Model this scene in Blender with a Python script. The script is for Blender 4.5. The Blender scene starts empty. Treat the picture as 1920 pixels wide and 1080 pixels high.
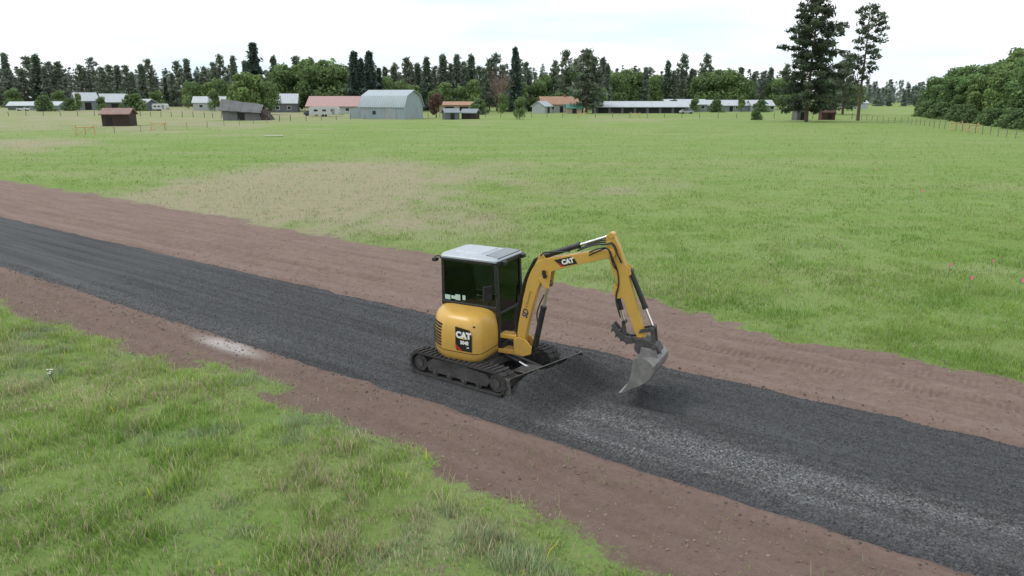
import bpy, math, random
import numpy as np
from mathutils import Matrix, Vector
random.seed(7); rng=np.random.default_rng(11)
scene=bpy.context.scene
COL=scene.collection
R=math.radians
# ------------------------------------------------------------------ noise
def _h(ix,iy,seed):
    n=(ix.astype(np.int64)*374761393+iy.astype(np.int64)*668265263+seed*974634777)&0x7fffffff
    n=((n^(n>>13))*1274126177)&0x7fffffff
    n=(n^(n>>16))&0xffff
    return n/65535.0
def vn(x,y,seed=0):
    x=np.asarray(x,float);y=np.asarray(y,float)
    ix=np.floor(x);iy=np.floor(y);fx=x-ix;fy=y-iy
    fx=fx*fx*(3-2*fx);fy=fy*fy*(3-2*fy)
    a=_h(ix,iy,seed);b=_h(ix+1,iy,seed);c=_h(ix,iy+1,seed);d=_h(ix+1,iy+1,seed)
    return a+(b-a)*fx+(c-a)*fy+(a-b-c+d)*fx*fy
def fbm(x,y,seed=0,o=4):
    r=0;a=.5;t=0
    for i in range(o):
        r=r+a*vn(x*2**i+i*17.3,y*2**i-i*9.1,seed+i);t+=a;a*=.5
    return r/t
def ss(a,b,x):
    t=np.clip((x-a)/(b-a),0,1);return t*t*(3-2*t)
ES=(0.811,-0.585); EN=(0.585,0.811)
def to_sn(X,Y): return ES[0]*X+ES[1]*Y, EN[0]*X+EN[1]*Y
def to_xy(s,n): return ES[0]*s+EN[0]*n, ES[1]*s+EN[1]*n
US=[-200,-58,-27.5,-17,-8,-4.8,.3,30]; UN=[24,20.6,19.8,19.4,18.5,17.8,17.4,17.2]
LS=[-200,-23.4,-16.7,-12.1,-8.1,-5.7,-3,30]; LN=[7.4,7.7,8.15,8.5,7.95,7.95,7.75,7.6]
def dirtm(X,Y):
    s,n=to_sn(X,Y)
    nz=(fbm(s*.45,n*.9,3)-.5)*2.4+(fbm(s*2.2,n*3,9)-.5)*1.8
    up=np.interp(s,US,UN)+nz*.6; lo=np.interp(s,LS,LN)+nz*.45
    wide=.4+.9*ss(-12,-22,s)
    bare=.42*ss(.66,.76,fbm(X*1.3+3,Y*1.3,13,3))*(n<8)
    return np.maximum(ss(-wide,.35,up-n)*ss(-.6,.35,n-lo),bare*(n>0))
def drym(X,Y):
    n1=fbm(X*.12,Y*.09,21,5); n2=fbm(X*.6,Y*.45,25,4)
    g=1.15*np.exp(-(((X+15)/12)**2+((Y-42)/15)**2))+.8*np.exp(-(((X+13)/12)**2+((Y-60)/12)**2))
    g=g+.7*np.exp(-(((X+66)/16)**2+((Y-92)/10)**2))+.55*np.exp(-(((X-8)/7)**2+((Y-47)/5)**2))
    g=g+.45*np.exp(-(((X+2)/6)**2+((Y-34)/7)**2))+.35*np.exp(-(((X-13)/3)**2+((Y-30)/3)**2))
    g=g+.27*ss(100,190,Y-.25*X)+.4*ss(-25,-70,X)*ss(60,100,Y)
    g=g+.3*np.exp(-(((X+1)/2.5)**2+((Y-9)/2.)**2))+.3*np.exp(-(((X+7)/3.)**2+((Y-8.5)/2.)**2))
    return np.clip(g*(.35+1.3*n2)+(n1-.53)*1.1*(Y>20),0,1)
# ------------------------------------------------------------------ materials
class NT:
    def __init__(s,name):
        s.m=bpy.data.materials.new(name); s.m.use_nodes=True; s.t=s.m.node_tree
        s.b=s.t.nodes['Principled BSDF']; s.o=s.t.nodes['Material Output']
    def n(s,ty,**k):
        x=s.t.nodes.new(ty)
        for a,b in k.items(): setattr(x,a,b)
        return x
    def put(s,sock,v):
        if v is None: return
        if hasattr(v,'is_output'): s.t.links.new(v,sock)
        elif isinstance(v,(tuple,list)) and len(v)==3 and len(sock.default_value)==4: sock.default_value=(*v,1)
        else: sock.default_value=v
    def noise(s,vec,sc,det=4,ro=.55):
        x=s.n('ShaderNodeTexNoise'); s.put(x.inputs['Vector'],vec); x.inputs['Scale'].default_value=sc
        x.inputs['Detail'].default_value=det; x.inputs['Roughness'].default_value=ro; return x.outputs[0]
    def rng(s,v,a,b,c=0.,d=1.):
        x=s.n('ShaderNodeMapRange')
        for i,q in enumerate((v,a,b,c,d)): s.put(x.inputs[i],q)
        return x.outputs[0]
    def mix(s,f,a,b):
        x=s.n('ShaderNodeMix',data_type='RGBA'); s.put(x.inputs[0],f); s.put(x.inputs[6],a); s.put(x.inputs[7],b); return x.outputs[2]
    def mul(s,a,b):
        x=s.n('ShaderNodeMix',data_type='RGBA',blend_type='MULTIPLY'); x.inputs[0].default_value=1; s.put(x.inputs[6],a); s.put(x.inputs[7],b); return x.outputs[2]
    def ma(s,op,a,b=0.):
        x=s.n('ShaderNodeMath',operation=op); s.put(x.inputs[0],a); s.put(x.inputs[1],b); return x.outputs[0]
    def att(s,name,o='Fac'):
        x=s.n('ShaderNodeAttribute',attribute_name=name); return x.outputs[o]
    def pos(s,sc=None,obj=True):
        x=s.n('ShaderNodeTexCoord').outputs['Object']
        if sc is None: return x
        m=s.n('ShaderNodeMapping'); s.put(m.inputs[0],x); m.inputs['Scale'].default_value=sc; return m.outputs[0]
    def vs(s,v,sc):
        m=s.n('ShaderNodeMapping'); s.put(m.inputs[0],v); m.inputs['Scale'].default_value=sc; return m.outputs[0]
    def bump(s,h,dist=.02,st=1.,nrm=None):
        x=s.n('ShaderNodeBump'); s.put(x.inputs['Height'],h); x.inputs['Distance'].default_value=dist; x.inputs['Strength'].default_value=st
        if nrm: s.put(x.inputs['Normal'],nrm)
        return x.outputs[0]
    def fin(s,col,rough=.6,metal=0.,nrm=None,spec=None):
        s.put(s.b.inputs['Base Color'],col); s.put(s.b.inputs['Roughness'],rough); s.put(s.b.inputs['Metallic'],metal)
        if nrm: s.put(s.b.inputs['Normal'],nrm)
        if spec is not None: s.b.inputs['Specular IOR Level'].default_value=spec
        return s.m
def M_basic(name,c,rough=.6,metal=0.,var=.18,sc=3.,dirt=None,bump=0.,spec=None):
    t=NT(name); p=t.pos()
    f=t.noise(p,sc,6,.6)
    a=tuple(x*(1-var) for x in c); b=tuple(min(1,x*(1+var)) for x in c)
    col=t.mix(t.rng(f,.3,.7),a,b)
    if dirt:
        g=t.noise(p,sc*2.3,8,.7); col=t.mix(t.rng(g,.5,.75,0,.6),col,dirt)
    nr=t.bump(t.noise(p,sc*12,4,.6),bump) if bump else None
    return t.fin(col,t.rng(f,.3,.7,max(.02,rough-.08),min(1,rough+.1)),metal,nr,spec)
def M_paint_yellow():
    t=NT('yellow_paint'); p=t.pos()
    f=t.noise(p,2.5,6,.6); col=t.mix(t.rng(f,.3,.7),(.57,.335,.065),(.62,.37,.075))
    sep=t.n('ShaderNodeSeparateXYZ'); t.put(sep.inputs[0],p)
    dz=t.rng(sep.outputs[2],1.0,.5,0,1)
    g=t.ma('MULTIPLY',t.rng(t.noise(p,9,8,.7),.45,.75),t.ma('ADD',t.ma('MULTIPLY',dz,.6),.14))
    col=t.mix(g,col,(.27,.20,.14))
    sp=t.rng(t.noise(p,55,3,.6),.69,.75,0,.4); col=t.mix(sp,col,(.12,.08,.05))
    return t.fin(col,t.rng(g,0,.7,.36,.75),0,t.bump(t.noise(p,8,3),.002))
def M_corr(name,c,period=.4,axis=0,rust=(.3,.16,.09),ramt=.3,rough=.5,metal=.0):
    t=NT(name); p=t.pos(); sep=t.n('ShaderNodeSeparateXYZ'); t.put(sep.inputs[0],p)
    w=t.ma('SINE',t.ma('MULTIPLY',sep.outputs[axis],6.283/period))
    w=t.rng(w,-1,1,0,1)
    f=t.noise(p,.5,6,.65); st=t.noise(t.pos((2,2,.15)),1.2,5,.6)
    col=t.mix(t.rng(w,0,1,.0,.4),c,tuple(x*.6 for x in c))
    col=t.mix(t.rng(st,.35,.65,0,.35),col,tuple(x*.6 for x in c))
    col=t.mix(t.rng(f,.6-ramt*.4,.85-ramt*.3,0,.8),col,rust)
    return t.fin(col,rough,metal,t.bump(w,.04))
def M_col(name,rough=.8,mulc=(1,1,1),sc=.6,trans=0.):
    t=NT(name); c=t.att('Col','Color'); f=t.noise(t.pos(),sc,4,.6)
    c=t.mul(c,t.mix(t.rng(f,.3,.7),tuple(x*.8 for x in mulc),tuple(x*1.15 for x in mulc)))
    t.fin(c,rough,0,None,.25)
    if trans:
        tr=t.n('ShaderNodeBsdfTranslucent'); t.put(tr.inputs[0],c); mx=t.n('ShaderNodeMixShader'); mx.inputs[0].default_value=trans
        t.t.links.new(t.b.outputs[0],mx.inputs[1]); t.t.links.new(tr.outputs[0],mx.inputs[2]); t.t.links.new(mx.outputs[0],t.o.inputs[0])
    return t.m
def M_glass(name,tint=(.36,.46,.40)):
    t=NT(name)
    tr=t.n('ShaderNodeBsdfTransparent'); tr.inputs[0].default_value=(*tint,1)
    gl=t.n('ShaderNodeBsdfGlossy'); gl.inputs['Roughness'].default_value=.03; gl.inputs[0].default_value=(.7,.78,.8,1)
    lw=t.n('ShaderNodeFresnel'); lw.inputs[0].default_value=1.45
    mx=t.n('ShaderNodeMixShader'); t.t.links.new(lw.outputs[0],mx.inputs[0])
    t.t.links.new(tr.outputs[0],mx.inputs[1]); t.t.links.new(gl.outputs[0],mx.inputs[2]); t.t.links.new(mx.outputs[0],t.o.inputs[0])
    return t.m
YEL=M_paint_yellow()
BLK=M_basic('black_paint',(.016,.017,.019),.45,0,.3,5,(.07,.06,.05))
RUB=M_basic('track_rubber',(.035,.034,.034),.85,0,.3,8,(.12,.10,.09),.004)
STEEL=M_basic('worn_steel',(.34,.33,.32),.45,.6,.3,6,(.2,.16,.13),.002)
DSTEEL=M_basic('dusty_dark_steel',(.075,.073,.072),.6,.3,.35,6,(.17,.14,.12),.003)
BLADE=M_basic('scraped_blade_steel',(.10,.095,.09),.55,.3,.45,5,(.24,.20,.17),.004)
CHROME=M_basic('chrome_rod',(.75,.76,.78),.12,1.,.05,4)
GREYR=M_basic('roof_grey_paint',(.40,.44,.49),.42,0,.08,3,(.30,.30,.29))
GLASS=M_glass('tinted_glass')
SKYL=M_basic('skylight_panel',(.16,.18,.20),.18,.2,.1,3)
WHITE=M_basic('white_lettering',(.8,.8,.78),.5,0,.04)
RED=M_basic('red_decal',(.45,.03,.02),.45,0,.05)
YDEC=M_basic('yellow_decal',(.75,.45,.03),.45,0,.05)
BLUE=M_basic('blue_lettering',(.03,.025,.12),.5,0,.1)
DECB=M_basic('black_decal',(.012,.012,.013),.4,0,.1)
STICK=M_basic('paper_sticker',(.45,.62,.58),.5,0,.1)
SEAT=M_basic('seat_fabric',(.05,.05,.055),.8,0,.2)
# ------------------------------------------------------------------ mesh builder
class MB:
    def __init__(s): s.v=[];s.f=[];s.m=[]
    def add(s,v,f,mi=0):
        o=len(s.v); s.v+= [tuple(a) for a in v]; s.f+=[tuple(i+o for i in q) for q in f]; s.m+=[mi]*len(f); return s
    def box(s,c,d,mi=0,rot=None,T=None):
        h=[x/2 for x in d]; M=(rot.to_4x4() if rot else Matrix()); 
        vs=[]
        for x in (-1,1):
            for y in (-1,1):
                for z in (-1,1): vs.append(M@Vector((x*h[0],y*h[1],z*h[2]))+Vector(c))
        return s.add(vs,[(0,1,3,2),(4,6,7,5),(0,4,5,1),(2,3,7,6),(0,2,6,4),(1,5,7,3)],mi)
    def hexa(s,b,t,mi=0):
        return s.add(list(b)+list(t),[(3,2,1,0),(4,5,6,7),(0,1,5,4),(1,2,6,5),(2,3,7,6),(3,0,4,7)],mi)
    def cyl(s,p0,p1,r0,r1=None,seg=14,mi=0):
        r1=r0 if r1 is None else r1; p0=Vector(p0);p1=Vector(p1); d=(p1-p0).normalized()
        a=d.orthogonal().normalized(); b=d.cross(a); vs=[]
        for p,r in((p0,r0),(p1,r1)):
            for i in range(seg):
                t=2*math.pi*i/seg; vs.append(p+a*math.cos(t)*r+b*math.sin(t)*r)
        f=[(i,(i+1)%seg,seg+(i+1)%seg,seg+i) for i in range(seg)]
        f+=[tuple(range(seg-1,-1,-1)),tuple(range(seg,2*seg))]
        return s.add(vs,f,mi)
    def tube(s,pts,r,seg=6,mi=0,sub=6):
        P=[Vector(p) for p in pts]; Q=[]
        for i in range(len(P)-1):
            p0=P[max(i-1,0)];p1=P[i];p2=P[i+1];p3=P[min(i+2,len(P)-1)]
            for k in range(sub):
                t=k/sub; Q.append(.5*((2*p1)+(p2-p0)*t+(2*p0-5*p1+4*p2-p3)*t*t+(3*p1-p0-3*p2+p3)*t**3))
        Q.append(P[-1]); vs=[]
        for i,p in enumerate(Q):
            d=(Q[min(i+1,len(Q)-1)]-Q[max(i-1,0)]).normalized()
            a=Vector((0,0,1)) if abs(d.z)<.9 else Vector((0,1,0)); a=(a-d*a.dot(d)).normalized(); b=d.cross(a)
            for k in range(seg):
                t=2*math.pi*k/seg; vs.append(p+a*math.cos(t)*r+b*math.sin(t)*r)
        f=[]
        for i in range(len(Q)-1):
            for k in range(seg): f.append((i*seg+k,i*seg+(k+1)%seg,(i+1)*seg+(k+1)%seg,(i+1)*seg+k))
        f+=[tuple(range(seg-1,-1,-1)),tuple(range((len(Q)-1)*seg,len(Q)*seg))]
        return s.add(vs,f,mi)
    def prism(s,poly,y0,y1,mi=0):
        n=len(poly); vs=[(x,y0,z) for x,z in poly]+[(x,y1,z) for x,z in poly]
        f=[tuple(range(n)),tuple(range(2*n-1,n-1,-1))]+[(i,n+i,n+(i+1)%n,(i+1)%n) for i in range(n)]
        return s.add(vs,f,mi)
    def rings(s,rs,mi=0,cap=True):
        n=len(rs[0]); vs=[p for r in rs for p in r]; f=[]
        for k in range(len(rs)-1):
            for i in range(n): f.append((k*n+i,k*n+(i+1)%n,(k+1)*n+(i+1)%n,(k+1)*n+i))
        if cap: f+=[tuple(range(n-1,-1,-1)),tuple(range((len(rs)-1)*n,len(rs)*n))]
        return s.add(vs,f,mi)
    def obj(s,name,mats,parent=None,M=None,bevel=0,angle=32,seg=2,fix=True):
        me=bpy.data.meshes.new(name); me.from_pydata(s.v,[],s.f)
        for m in (mats if isinstance(mats,(list,tuple)) else [mats]): me.materials.append(m)
        for p,mi in zip(me.polygons,s.m): p.material_index=mi
        if fix:
            import bmesh
            bm=bmesh.new(); bm.from_mesh(me); bmesh.ops.recalc_face_normals(bm,faces=bm.faces); bm.to_mesh(me); bm.free()
        me.shade_smooth() if hasattr(me,'shade_smooth') else None
        me.set_sharp_from_angle(angle=R(angle))
        o=bpy.data.objects.new(name,me); COL.objects.link(o)
        if parent: o.parent=parent
        if M is not None: o.matrix_local=M
        if bevel:
            b=o.modifiers.new('bev','BEVEL'); b.width=bevel; b.segments=seg; b.limit_method='ANGLE'; b.angle_limit=R(35); b.harden_normals=True
        return o
def empty(name,loc,yaw=0,label=None,cat=None,group=None,scale=1):
    o=bpy.data.objects.new(name,None); COL.objects.link(o); o.empty_display_size=.3
    o.location=loc; o.rotation_euler=(0,0,yaw); o.scale=(scale,)*3
    if label: o['label']=label; o['category']=cat
    if group: o['group']=group
    return o
def ribbon(pts,hw,sub=5):
    P=[Vector((a,b)) for a,b in pts]; Q=[];W=[]
    for i in range(len(P)-1):
        p0=P[max(i-1,0)];p1=P[i];p2=P[i+1];p3=P[min(i+2,len(P)-1)]
        for k in range(sub):
            t=k/sub; Q.append(.5*((2*p1)+(p2-p0)*t+(2*p0-5*p1+4*p2-p3)*t*t+(3*p1-p0-3*p2+p3)*t**3)); W.append(hw[i]*(1-t)+hw[i+1]*t)
    Q.append(P[-1]);W.append(hw[-1]); A=[];B=[]
    for i,p in enumerate(Q):
        d=(Q[min(i+1,len(Q)-1)]-Q[max(i-1,0)]).normalized(); nn=Vector((-d.y,d.x))
        A.append(tuple(p+nn*W[i])); B.append(tuple(p-nn*W[i]))
    return A+B[::-1]
def text_geo(body,size,shear=0,off=0.,sx=1.):
    cu=bpy.data.curves.new('lettering','FONT'); cu.body=body; cu.size=size; cu.shear=shear; cu.offset=off; cu.align_x='CENTER'; cu.align_y='CENTER'; cu.resolution_u=4
    o=bpy.data.objects.new('lettering',cu); COL.objects.link(o); bpy.context.view_layer.update()
    me=bpy.data.meshes.new_from_object(o.evaluated_get(bpy.context.evaluated_depsgraph_get()))
    v=[(a.co.x*sx,a.co.y) for a in me.vertices]; f=[tuple(p.vertices) for p in me.polygons]
    bpy.data.objects.remove(o); bpy.data.meshes.remove(me); return v,f
def place2d(mb,v,f,org,dx,dy,mi=0):
    org=Vector(org);dx=Vector(dx);dy=Vector(dy)
    mb.add([org+dx*a+dy*b for a,b in v],f,mi)
# ------------------------------------------------------------------ numpy mesh
def mesh_np(name,V,F,col=None,mat=None,smooth=False,attrs=None):
    me=bpy.data.meshes.new(name); k=F.shape[1]
    me.vertices.add(len(V)); me.vertices.foreach_set('co',V.astype(np.float32).ravel())
    me.loops.add(F.size); me.loops.foreach_set('vertex_index',F.astype(np.int32).ravel())
    me.polygons.add(len(F)); me.polygons.foreach_set('loop_start',(np.arange(len(F))*k).astype(np.int32))
    me.polygons.foreach_set('loop_total',np.full(len(F),k,np.int32))
    me.update(calc_edges=True)
    if smooth: me.polygons.foreach_set('use_smooth',np.ones(len(F),bool))
    else: me.polygons.foreach_set('use_smooth',np.zeros(len(F),bool))
    if col is not None:
        a=me.attributes.new('Col','FLOAT_COLOR','POINT'); c=np.ones((len(V),4),np.float32); c[:,:3]=col; a.data.foreach_set('color',c.ravel())
    for nm,arr in (attrs or {}).items():
        if arr.ndim==1: a=me.attributes.new(nm,'FLOAT','POINT'); a.data.foreach_set('value',arr.astype(np.float32))
        else: a=me.attributes.new(nm,'FLOAT_VECTOR','POINT'); a.data.foreach_set('vector',arr.astype(np.float32).ravel())
    if mat: me.materials.append(mat)
    return me
def link(name,me,parent=None,kind=None):
    o=bpy.data.objects.new(name,me); COL.objects.link(o)
    if parent: o.parent=parent
    if kind: o['kind']=kind
    return o
def axis(lo,a,b,hi,step,g):
    c=list(np.arange(a,b,step)); x=b;st=step
    while x<hi: c.append(x); st=step+g*(x-b); x+=st
    c.append(hi); L=[];x=a-step
    while x>lo: L.append(x); x-=step+g*(a-x)
    L.append(lo); return np.array(L[::-1]+c)
def gridmesh(S,Nn):
    s,n=np.meshgrid(S,Nn,indexing='ij'); a,b=s.shape
    i=np.arange(a*b).reshape(a,b)
    F=np.stack([i[:-1,:-1],i[1:,:-1],i[1:,1:],i[:-1,1:]],-1).reshape(-1,4)
    return s.ravel(),n.ravel(),F
# ------------------------------------------------------------------ ground
def ground_z(X,Y):
    s,n=to_sn(X,Y)
    d=dirtm(X,Y)*(n>6.5)
    z=(fbm(X*.25,Y*.25,5)-.5)*.18*(1-ss(0,1,d)*.8)+(fbm(X*2,Y*2,6,3)-.5)*.05
    z=z+(fbm(s*1.2,n*5,45,3)-.5)*.045*d+(fbm(s*5,n*5,46,3)-.5)*.03*d
    w=.06*(fbm(s*.3,s*0+4,41)-.5)*6
    for c,dep,wd in((15.1,.03,.22),(15.95,.05,.24),(17.0,.035,.24),(8.7,.02,.2),(9.3,.015,.15)):
        q=(n-c-w*1.2)/wd; z=z-dep*np.exp(-q*q)*d+dep*.7*np.exp(-((np.abs(q)-1.6)/.45)**2)*d
    z=z-.09*ss(9.5,9.9,n)*ss(14.4,14.,n)
    far=ss(150,500,np.hypot(X,Y)); z=z*(1-far)
    return z
S=axis(-3500,-32,12,3500,.13,.035); Nn=axis(-300,4.5,20,4200,.09,.035)
s,n,F=gridmesh(S,Nn); X,Y=to_xy(s,n); Z=ground_z(X,Y)
w_=.06*(fbm(s*.3,s*0+4,41)-.5)*6*1.2
tread=np.exp(-((n-15.95-w_)/.22)**4)+.7*np.exp(-((n-17.0-w_)/.22)**4)*ss(-14,-6,s)+.15*np.exp(-((n-8.7-w_)/.25)**4)
pale=1.15*np.exp(-(((s+15.0)/1.05)**2+((n-9.3)/.26)**2)*1.)+.15*np.exp(-((n-14.7)/.45)**2)+.05*np.exp(-((n-9.35)/.2)**2)
def M_ground():
    t=NT('field_soil'); p=t.pos(); sn=t.att('sn','Vector')
    d=t.att('dirt'); dr=t.att('dry'); tr=t.att('tread'); pl=t.att('pale')
    n1=t.noise(p,.12,6,.6); n2=t.noise(p,1.4,6,.65); n3=t.noise(p,9,6,.7); n4=t.noise(p,40,4,.7); n5=t.noise(p,3.5,5,.7)
    st=t.noise(t.vs(p,(.05,.35,1)),1.,6,.6); st2=t.noise(t.vs(p,(.02,.12,1)),1.,6,.65)
    g=t.mix(t.rng(n2,.3,.7),(.14,.245,.048),(.205,.315,.08))
    g=t.mix(t.rng(n1,.4,.65,0,.6),g,(.235,.33,.11))
    g=t.mix(t.rng(st,.45,.7,0,.5),g,(.28,.33,.14))
    g=t.mix(t.rng(st2,.5,.68,0,.5),g,(.31,.33,.17))
    g=t.mix(t.rng(n3,.4,.75,0,.45),g,(.20,.18,.09))
    dryc=t.mix(t.rng(n3,.3,.7),(.28,.235,.17),(.42,.36,.26))
    dryc=t.mix(t.rng(n2,.45,.65,0,.6),dryc,(.22,.27,.12))
    fac=t.rng(t.ma('ADD',t.ma('MULTIPLY',dr,1.15),t.ma('MULTIPLY',t.ma('SUBTRACT',n2,.5),.9)),.25,.95,0,.85)
    g=t.mix(fac,g,dryc)
    sep=t.n('ShaderNodeSeparateXYZ'); t.put(sep.inputs[0],sn)
    ds=t.noise(t.vs(sn,(.3,2.6,1)),1.,6,.65)
    dc=t.mix(t.rng(ds,.3,.7),(.185,.128,.104),(.29,.212,.18))
    dc=t.mix(t.rng(n3,.38,.72,0,.6),dc,(.145,.098,.08))
    dc=t.mix(t.rng(n5,.45,.7,0,.45),dc,(.31,.235,.205))
    dc=t.mix(t.rng(n4,.55,.72,0,.6),dc,(.34,.28,.25))
    dc=t.mix(t.rng(sep.outputs[1],10.5,9.0,0,.38),dc,(.13,.088,.072))
    dc=t.mix(t.rng(pl,.1,.9,0,.85),dc,(.50,.46,.44))
    wv=t.ma('SINE',t.ma('ADD',t.ma('MULTIPLY',sep.outputs[0],44.),t.ma('MULTIPLY',n2,4.)))
    wt=t.ma('MULTIPLY',t.rng(wv,-.3,.6),t.ma('MULTIPLY',tr,t.rng(n2,.35,.6)))
    dc=t.mix(t.ma('MULTIPLY',wt,.4),dc,(.12,.085,.07))
    dd=t.rng(t.ma('ADD',d,t.ma('MULTIPLY',t.ma('SUBTRACT',n3,.5),1.5)),.3,.7)
    col=t.mix(dd,g,dc)
    h=t.ma('ADD',t.ma('MULTIPLY',n3,1.),t.ma('ADD',t.ma('MULTIPLY',n4,.6),t.ma('MULTIPLY',wt,-.5)))
    return t.fin(col,.95,0,t.bump(h,.06,.9),.15)
me=mesh_np('ground',np.stack([X,Y,Z],-1),F,None,M_ground(),True,{'dirt':dirtm(X,Y),'dry':drym(X,Y),'tread':tread,'pale':pale,'sn':np.stack([s,n,0*s],-1)})
link('ground',me,None,'structure')
# ------------------------------------------------------------------ gravel road
def blade_s(n): return -7.62+.17*(n-11.55)
def road_z(s,n):
    e=np.minimum(n-9.62,14.2-n)+(fbm(s*1.3,n*1.3,31)-.5)*.45
    b=.055+(fbm(s*.8,n*2.5,33)-.5)*.02+(fbm(s*7,n*7,34,3)-.5)*.018
    fw=ss(-7.6,-6.6,s)
    wob=(fbm(s*.5,s*0,35)-.5)*.35
    b=b+fw*(.11*np.exp(-((n-11.4-wob)/.17)**2)-.03*ss(10.,10.3,n)*ss(11.3,11.1,n)+.04*np.exp(-((n-9.98-wob*.6)/.13)**2)+.03*np.exp(-((n-10.7-wob)/.1)**2)*ss(.45,.6,fbm(s*.6,n*0,39)))
    for c,a,w in((12.35,.045,.1),(13.1,.03,.12),(13.7,.055,.14)): b=b+a*np.exp(-((n-c-wob*.5)/w)**2)
    b=b+(1-fw)*.055*np.exp(-((n-11.9-wob)/.1)**2)*ss(-10.5,-12,s)
    q=s-blade_s(n); win=ss(10.3,10.95,n)*ss(13.3,12.5,n)
    m=(.36+.14*(fbm(s*2.5,n*2.5,36)-.5)+.06*(fbm(s*9,n*9,37)-.5))*np.exp(-(np.maximum(q-.15,0)/.5)**2)*ss(-.04,.10,q)*win
    b=b+m
    return -.09+(b+.09)*ss(0,.32,e)
S=axis(-160,-26,10,60,.065,.03); Nr=np.arange(9.3,14.6,.05)
s,n,F=gridmesh(S,Nr); X,Y=to_xy(s,n); Z=road_z(s,n)
def coarsef(s,n):
    pt=.35+.75*ss(.35,.62,fbm(s*.35,n*3.2,38))
    return ss(-7.0,-6.2,s)*ss(9.7,10.05,n)*ss(11.45,10.95,n)*np.clip(pt,0,1)
def darkf(s,n): return np.exp(-(((s+6.95)/.65)**4+((n-11.6)/1.35)**4))  # wet gravel of the blade mound plus its shadow, both painted into the colour
coarse=coarsef(s,n)*.9+.3*ss(-13,-15,s)*ss(10.6,10.1,n)
def M_gravel():
    t=NT('gravel_surface'); p=t.pos(); sn=t.att('sn','Vector'); c=t.att('coarse'); dk=t.att('dark')
    v=t.n('ShaderNodeTexVoronoi'); t.put(v.inputs['Vector'],p); v.inputs['Scale'].default_value=34
    sc=t.n('ShaderNodeSeparateColor'); t.put(sc.inputs[0],v.outputs['Color'])
    n1=t.noise(t.vs(sn,(.12,4.5,1)),1.,6,.65); n2=t.noise(p,22,5,.7)
    base=t.mix(t.rng(n1,.35,.65),(.044,.045,.047),(.096,.098,.104))
    base=t.mix(t.rng(sc.outputs[0],.5,1.,0,.6),base,(.13,.132,.138))
    base=t.mix(t.rng(n2,.5,.75,0,.5),base,(.03,.03,.03))
    cg=t.mix(t.rng(sc.outputs[0],.1,.9),(.065,.065,.067),(.25,.25,.255))
    col=t.mix(t.ma('MULTIPLY',c,t.rng(n1,.3,.6,.35,1.)),base,cg)
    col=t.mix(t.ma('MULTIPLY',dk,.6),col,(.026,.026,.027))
    h=t.ma('ADD',t.ma('MULTIPLY',v.outputs['Distance'],-1.2),n2)
    return t.fin(col,.9,0,t.bump(h,.022,1.),.25)
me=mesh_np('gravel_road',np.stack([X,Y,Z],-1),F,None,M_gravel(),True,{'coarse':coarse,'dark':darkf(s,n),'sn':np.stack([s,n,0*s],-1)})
link('gravel_road',me,None,'structure')
def stones(name,s,n,r,z,col,mat):
    K=len(s); X,Y=to_xy(s,n)
    base=np.array([[1,0,0],[-1,0,0],[0,1,0],[0,-1,0],[0,0,1],[0,0,-1]],float)
    tri=np.array([[0,2,4],[2,1,4],[1,3,4],[3,0,4],[2,0,5],[1,2,5],[3,1,5],[0,3,5]])
    V=base[None]*(.6+.8*rng.random((K,6,1)))*r[:,None,None]
    V[:,:,2]*=.75
    a=rng.random(K)*6.28; ca,sa=np.cos(a)[:,None],np.sin(a)[:,None]
    tl=(rng.random((K,1))-.5)*1.6
    x=V[:,:,0]*ca-V[:,:,1]*sa; y=V[:,:,0]*sa+V[:,:,1]*ca; zz=V[:,:,2]+x*tl*.5
    W=np.stack([x+X[:,None],y+Y[:,None],zz+z[:,None]],-1).reshape(-1,3)
    Fq=(tri[None]+(np.arange(K)*6)[:,None,None]).reshape(-1,3)
    me=mesh_np(name,W,Fq,np.repeat(col,6,0),mat)
    return link(name,me,None,'stuff')
K=95000
s=-24+34*rng.random(K)**.7; n=9.55+4.75*rng.random(K)
X,Y=to_xy(s,n); ok=(np.abs(X)<.85*(Y+2))
s,n=s[ok],n[ok]; K=len(s)
cz=coarsef(s,n)
r=.008+.010*rng.random(K)**2+.007*cz
g=.05+.06*rng.random(K)**1.6+cz*(.01+.20*rng.random(K)**1.7)
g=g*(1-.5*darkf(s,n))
col=np.stack([g,g*1.005,g*1.03],-1)
STM=M_col('stone_surface',.85,(1,1,1),30)
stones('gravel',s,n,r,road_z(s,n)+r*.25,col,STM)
K=14000; s=-28+36*rng.random(K); n=np.where(rng.random(K)<.5,7.6+2.1*rng.random(K),14.0+5*rng.random(K)**1.7)
X,Y=to_xy(s,n); r=.007+.026*rng.random(K)**4; g=.6+.7*rng.random((K,1))
edge=np.exp(-np.minimum(abs(n-9.6),abs(n-14.2))/.3)[:,None]
col=np.array([[.23,.165,.14]])*g*(1-edge)+edge*np.array([[.08,.08,.082]])*g
stones('loose_clods',s,n,r,ground_z(X,Y)+r*.2,col,STM)
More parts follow.
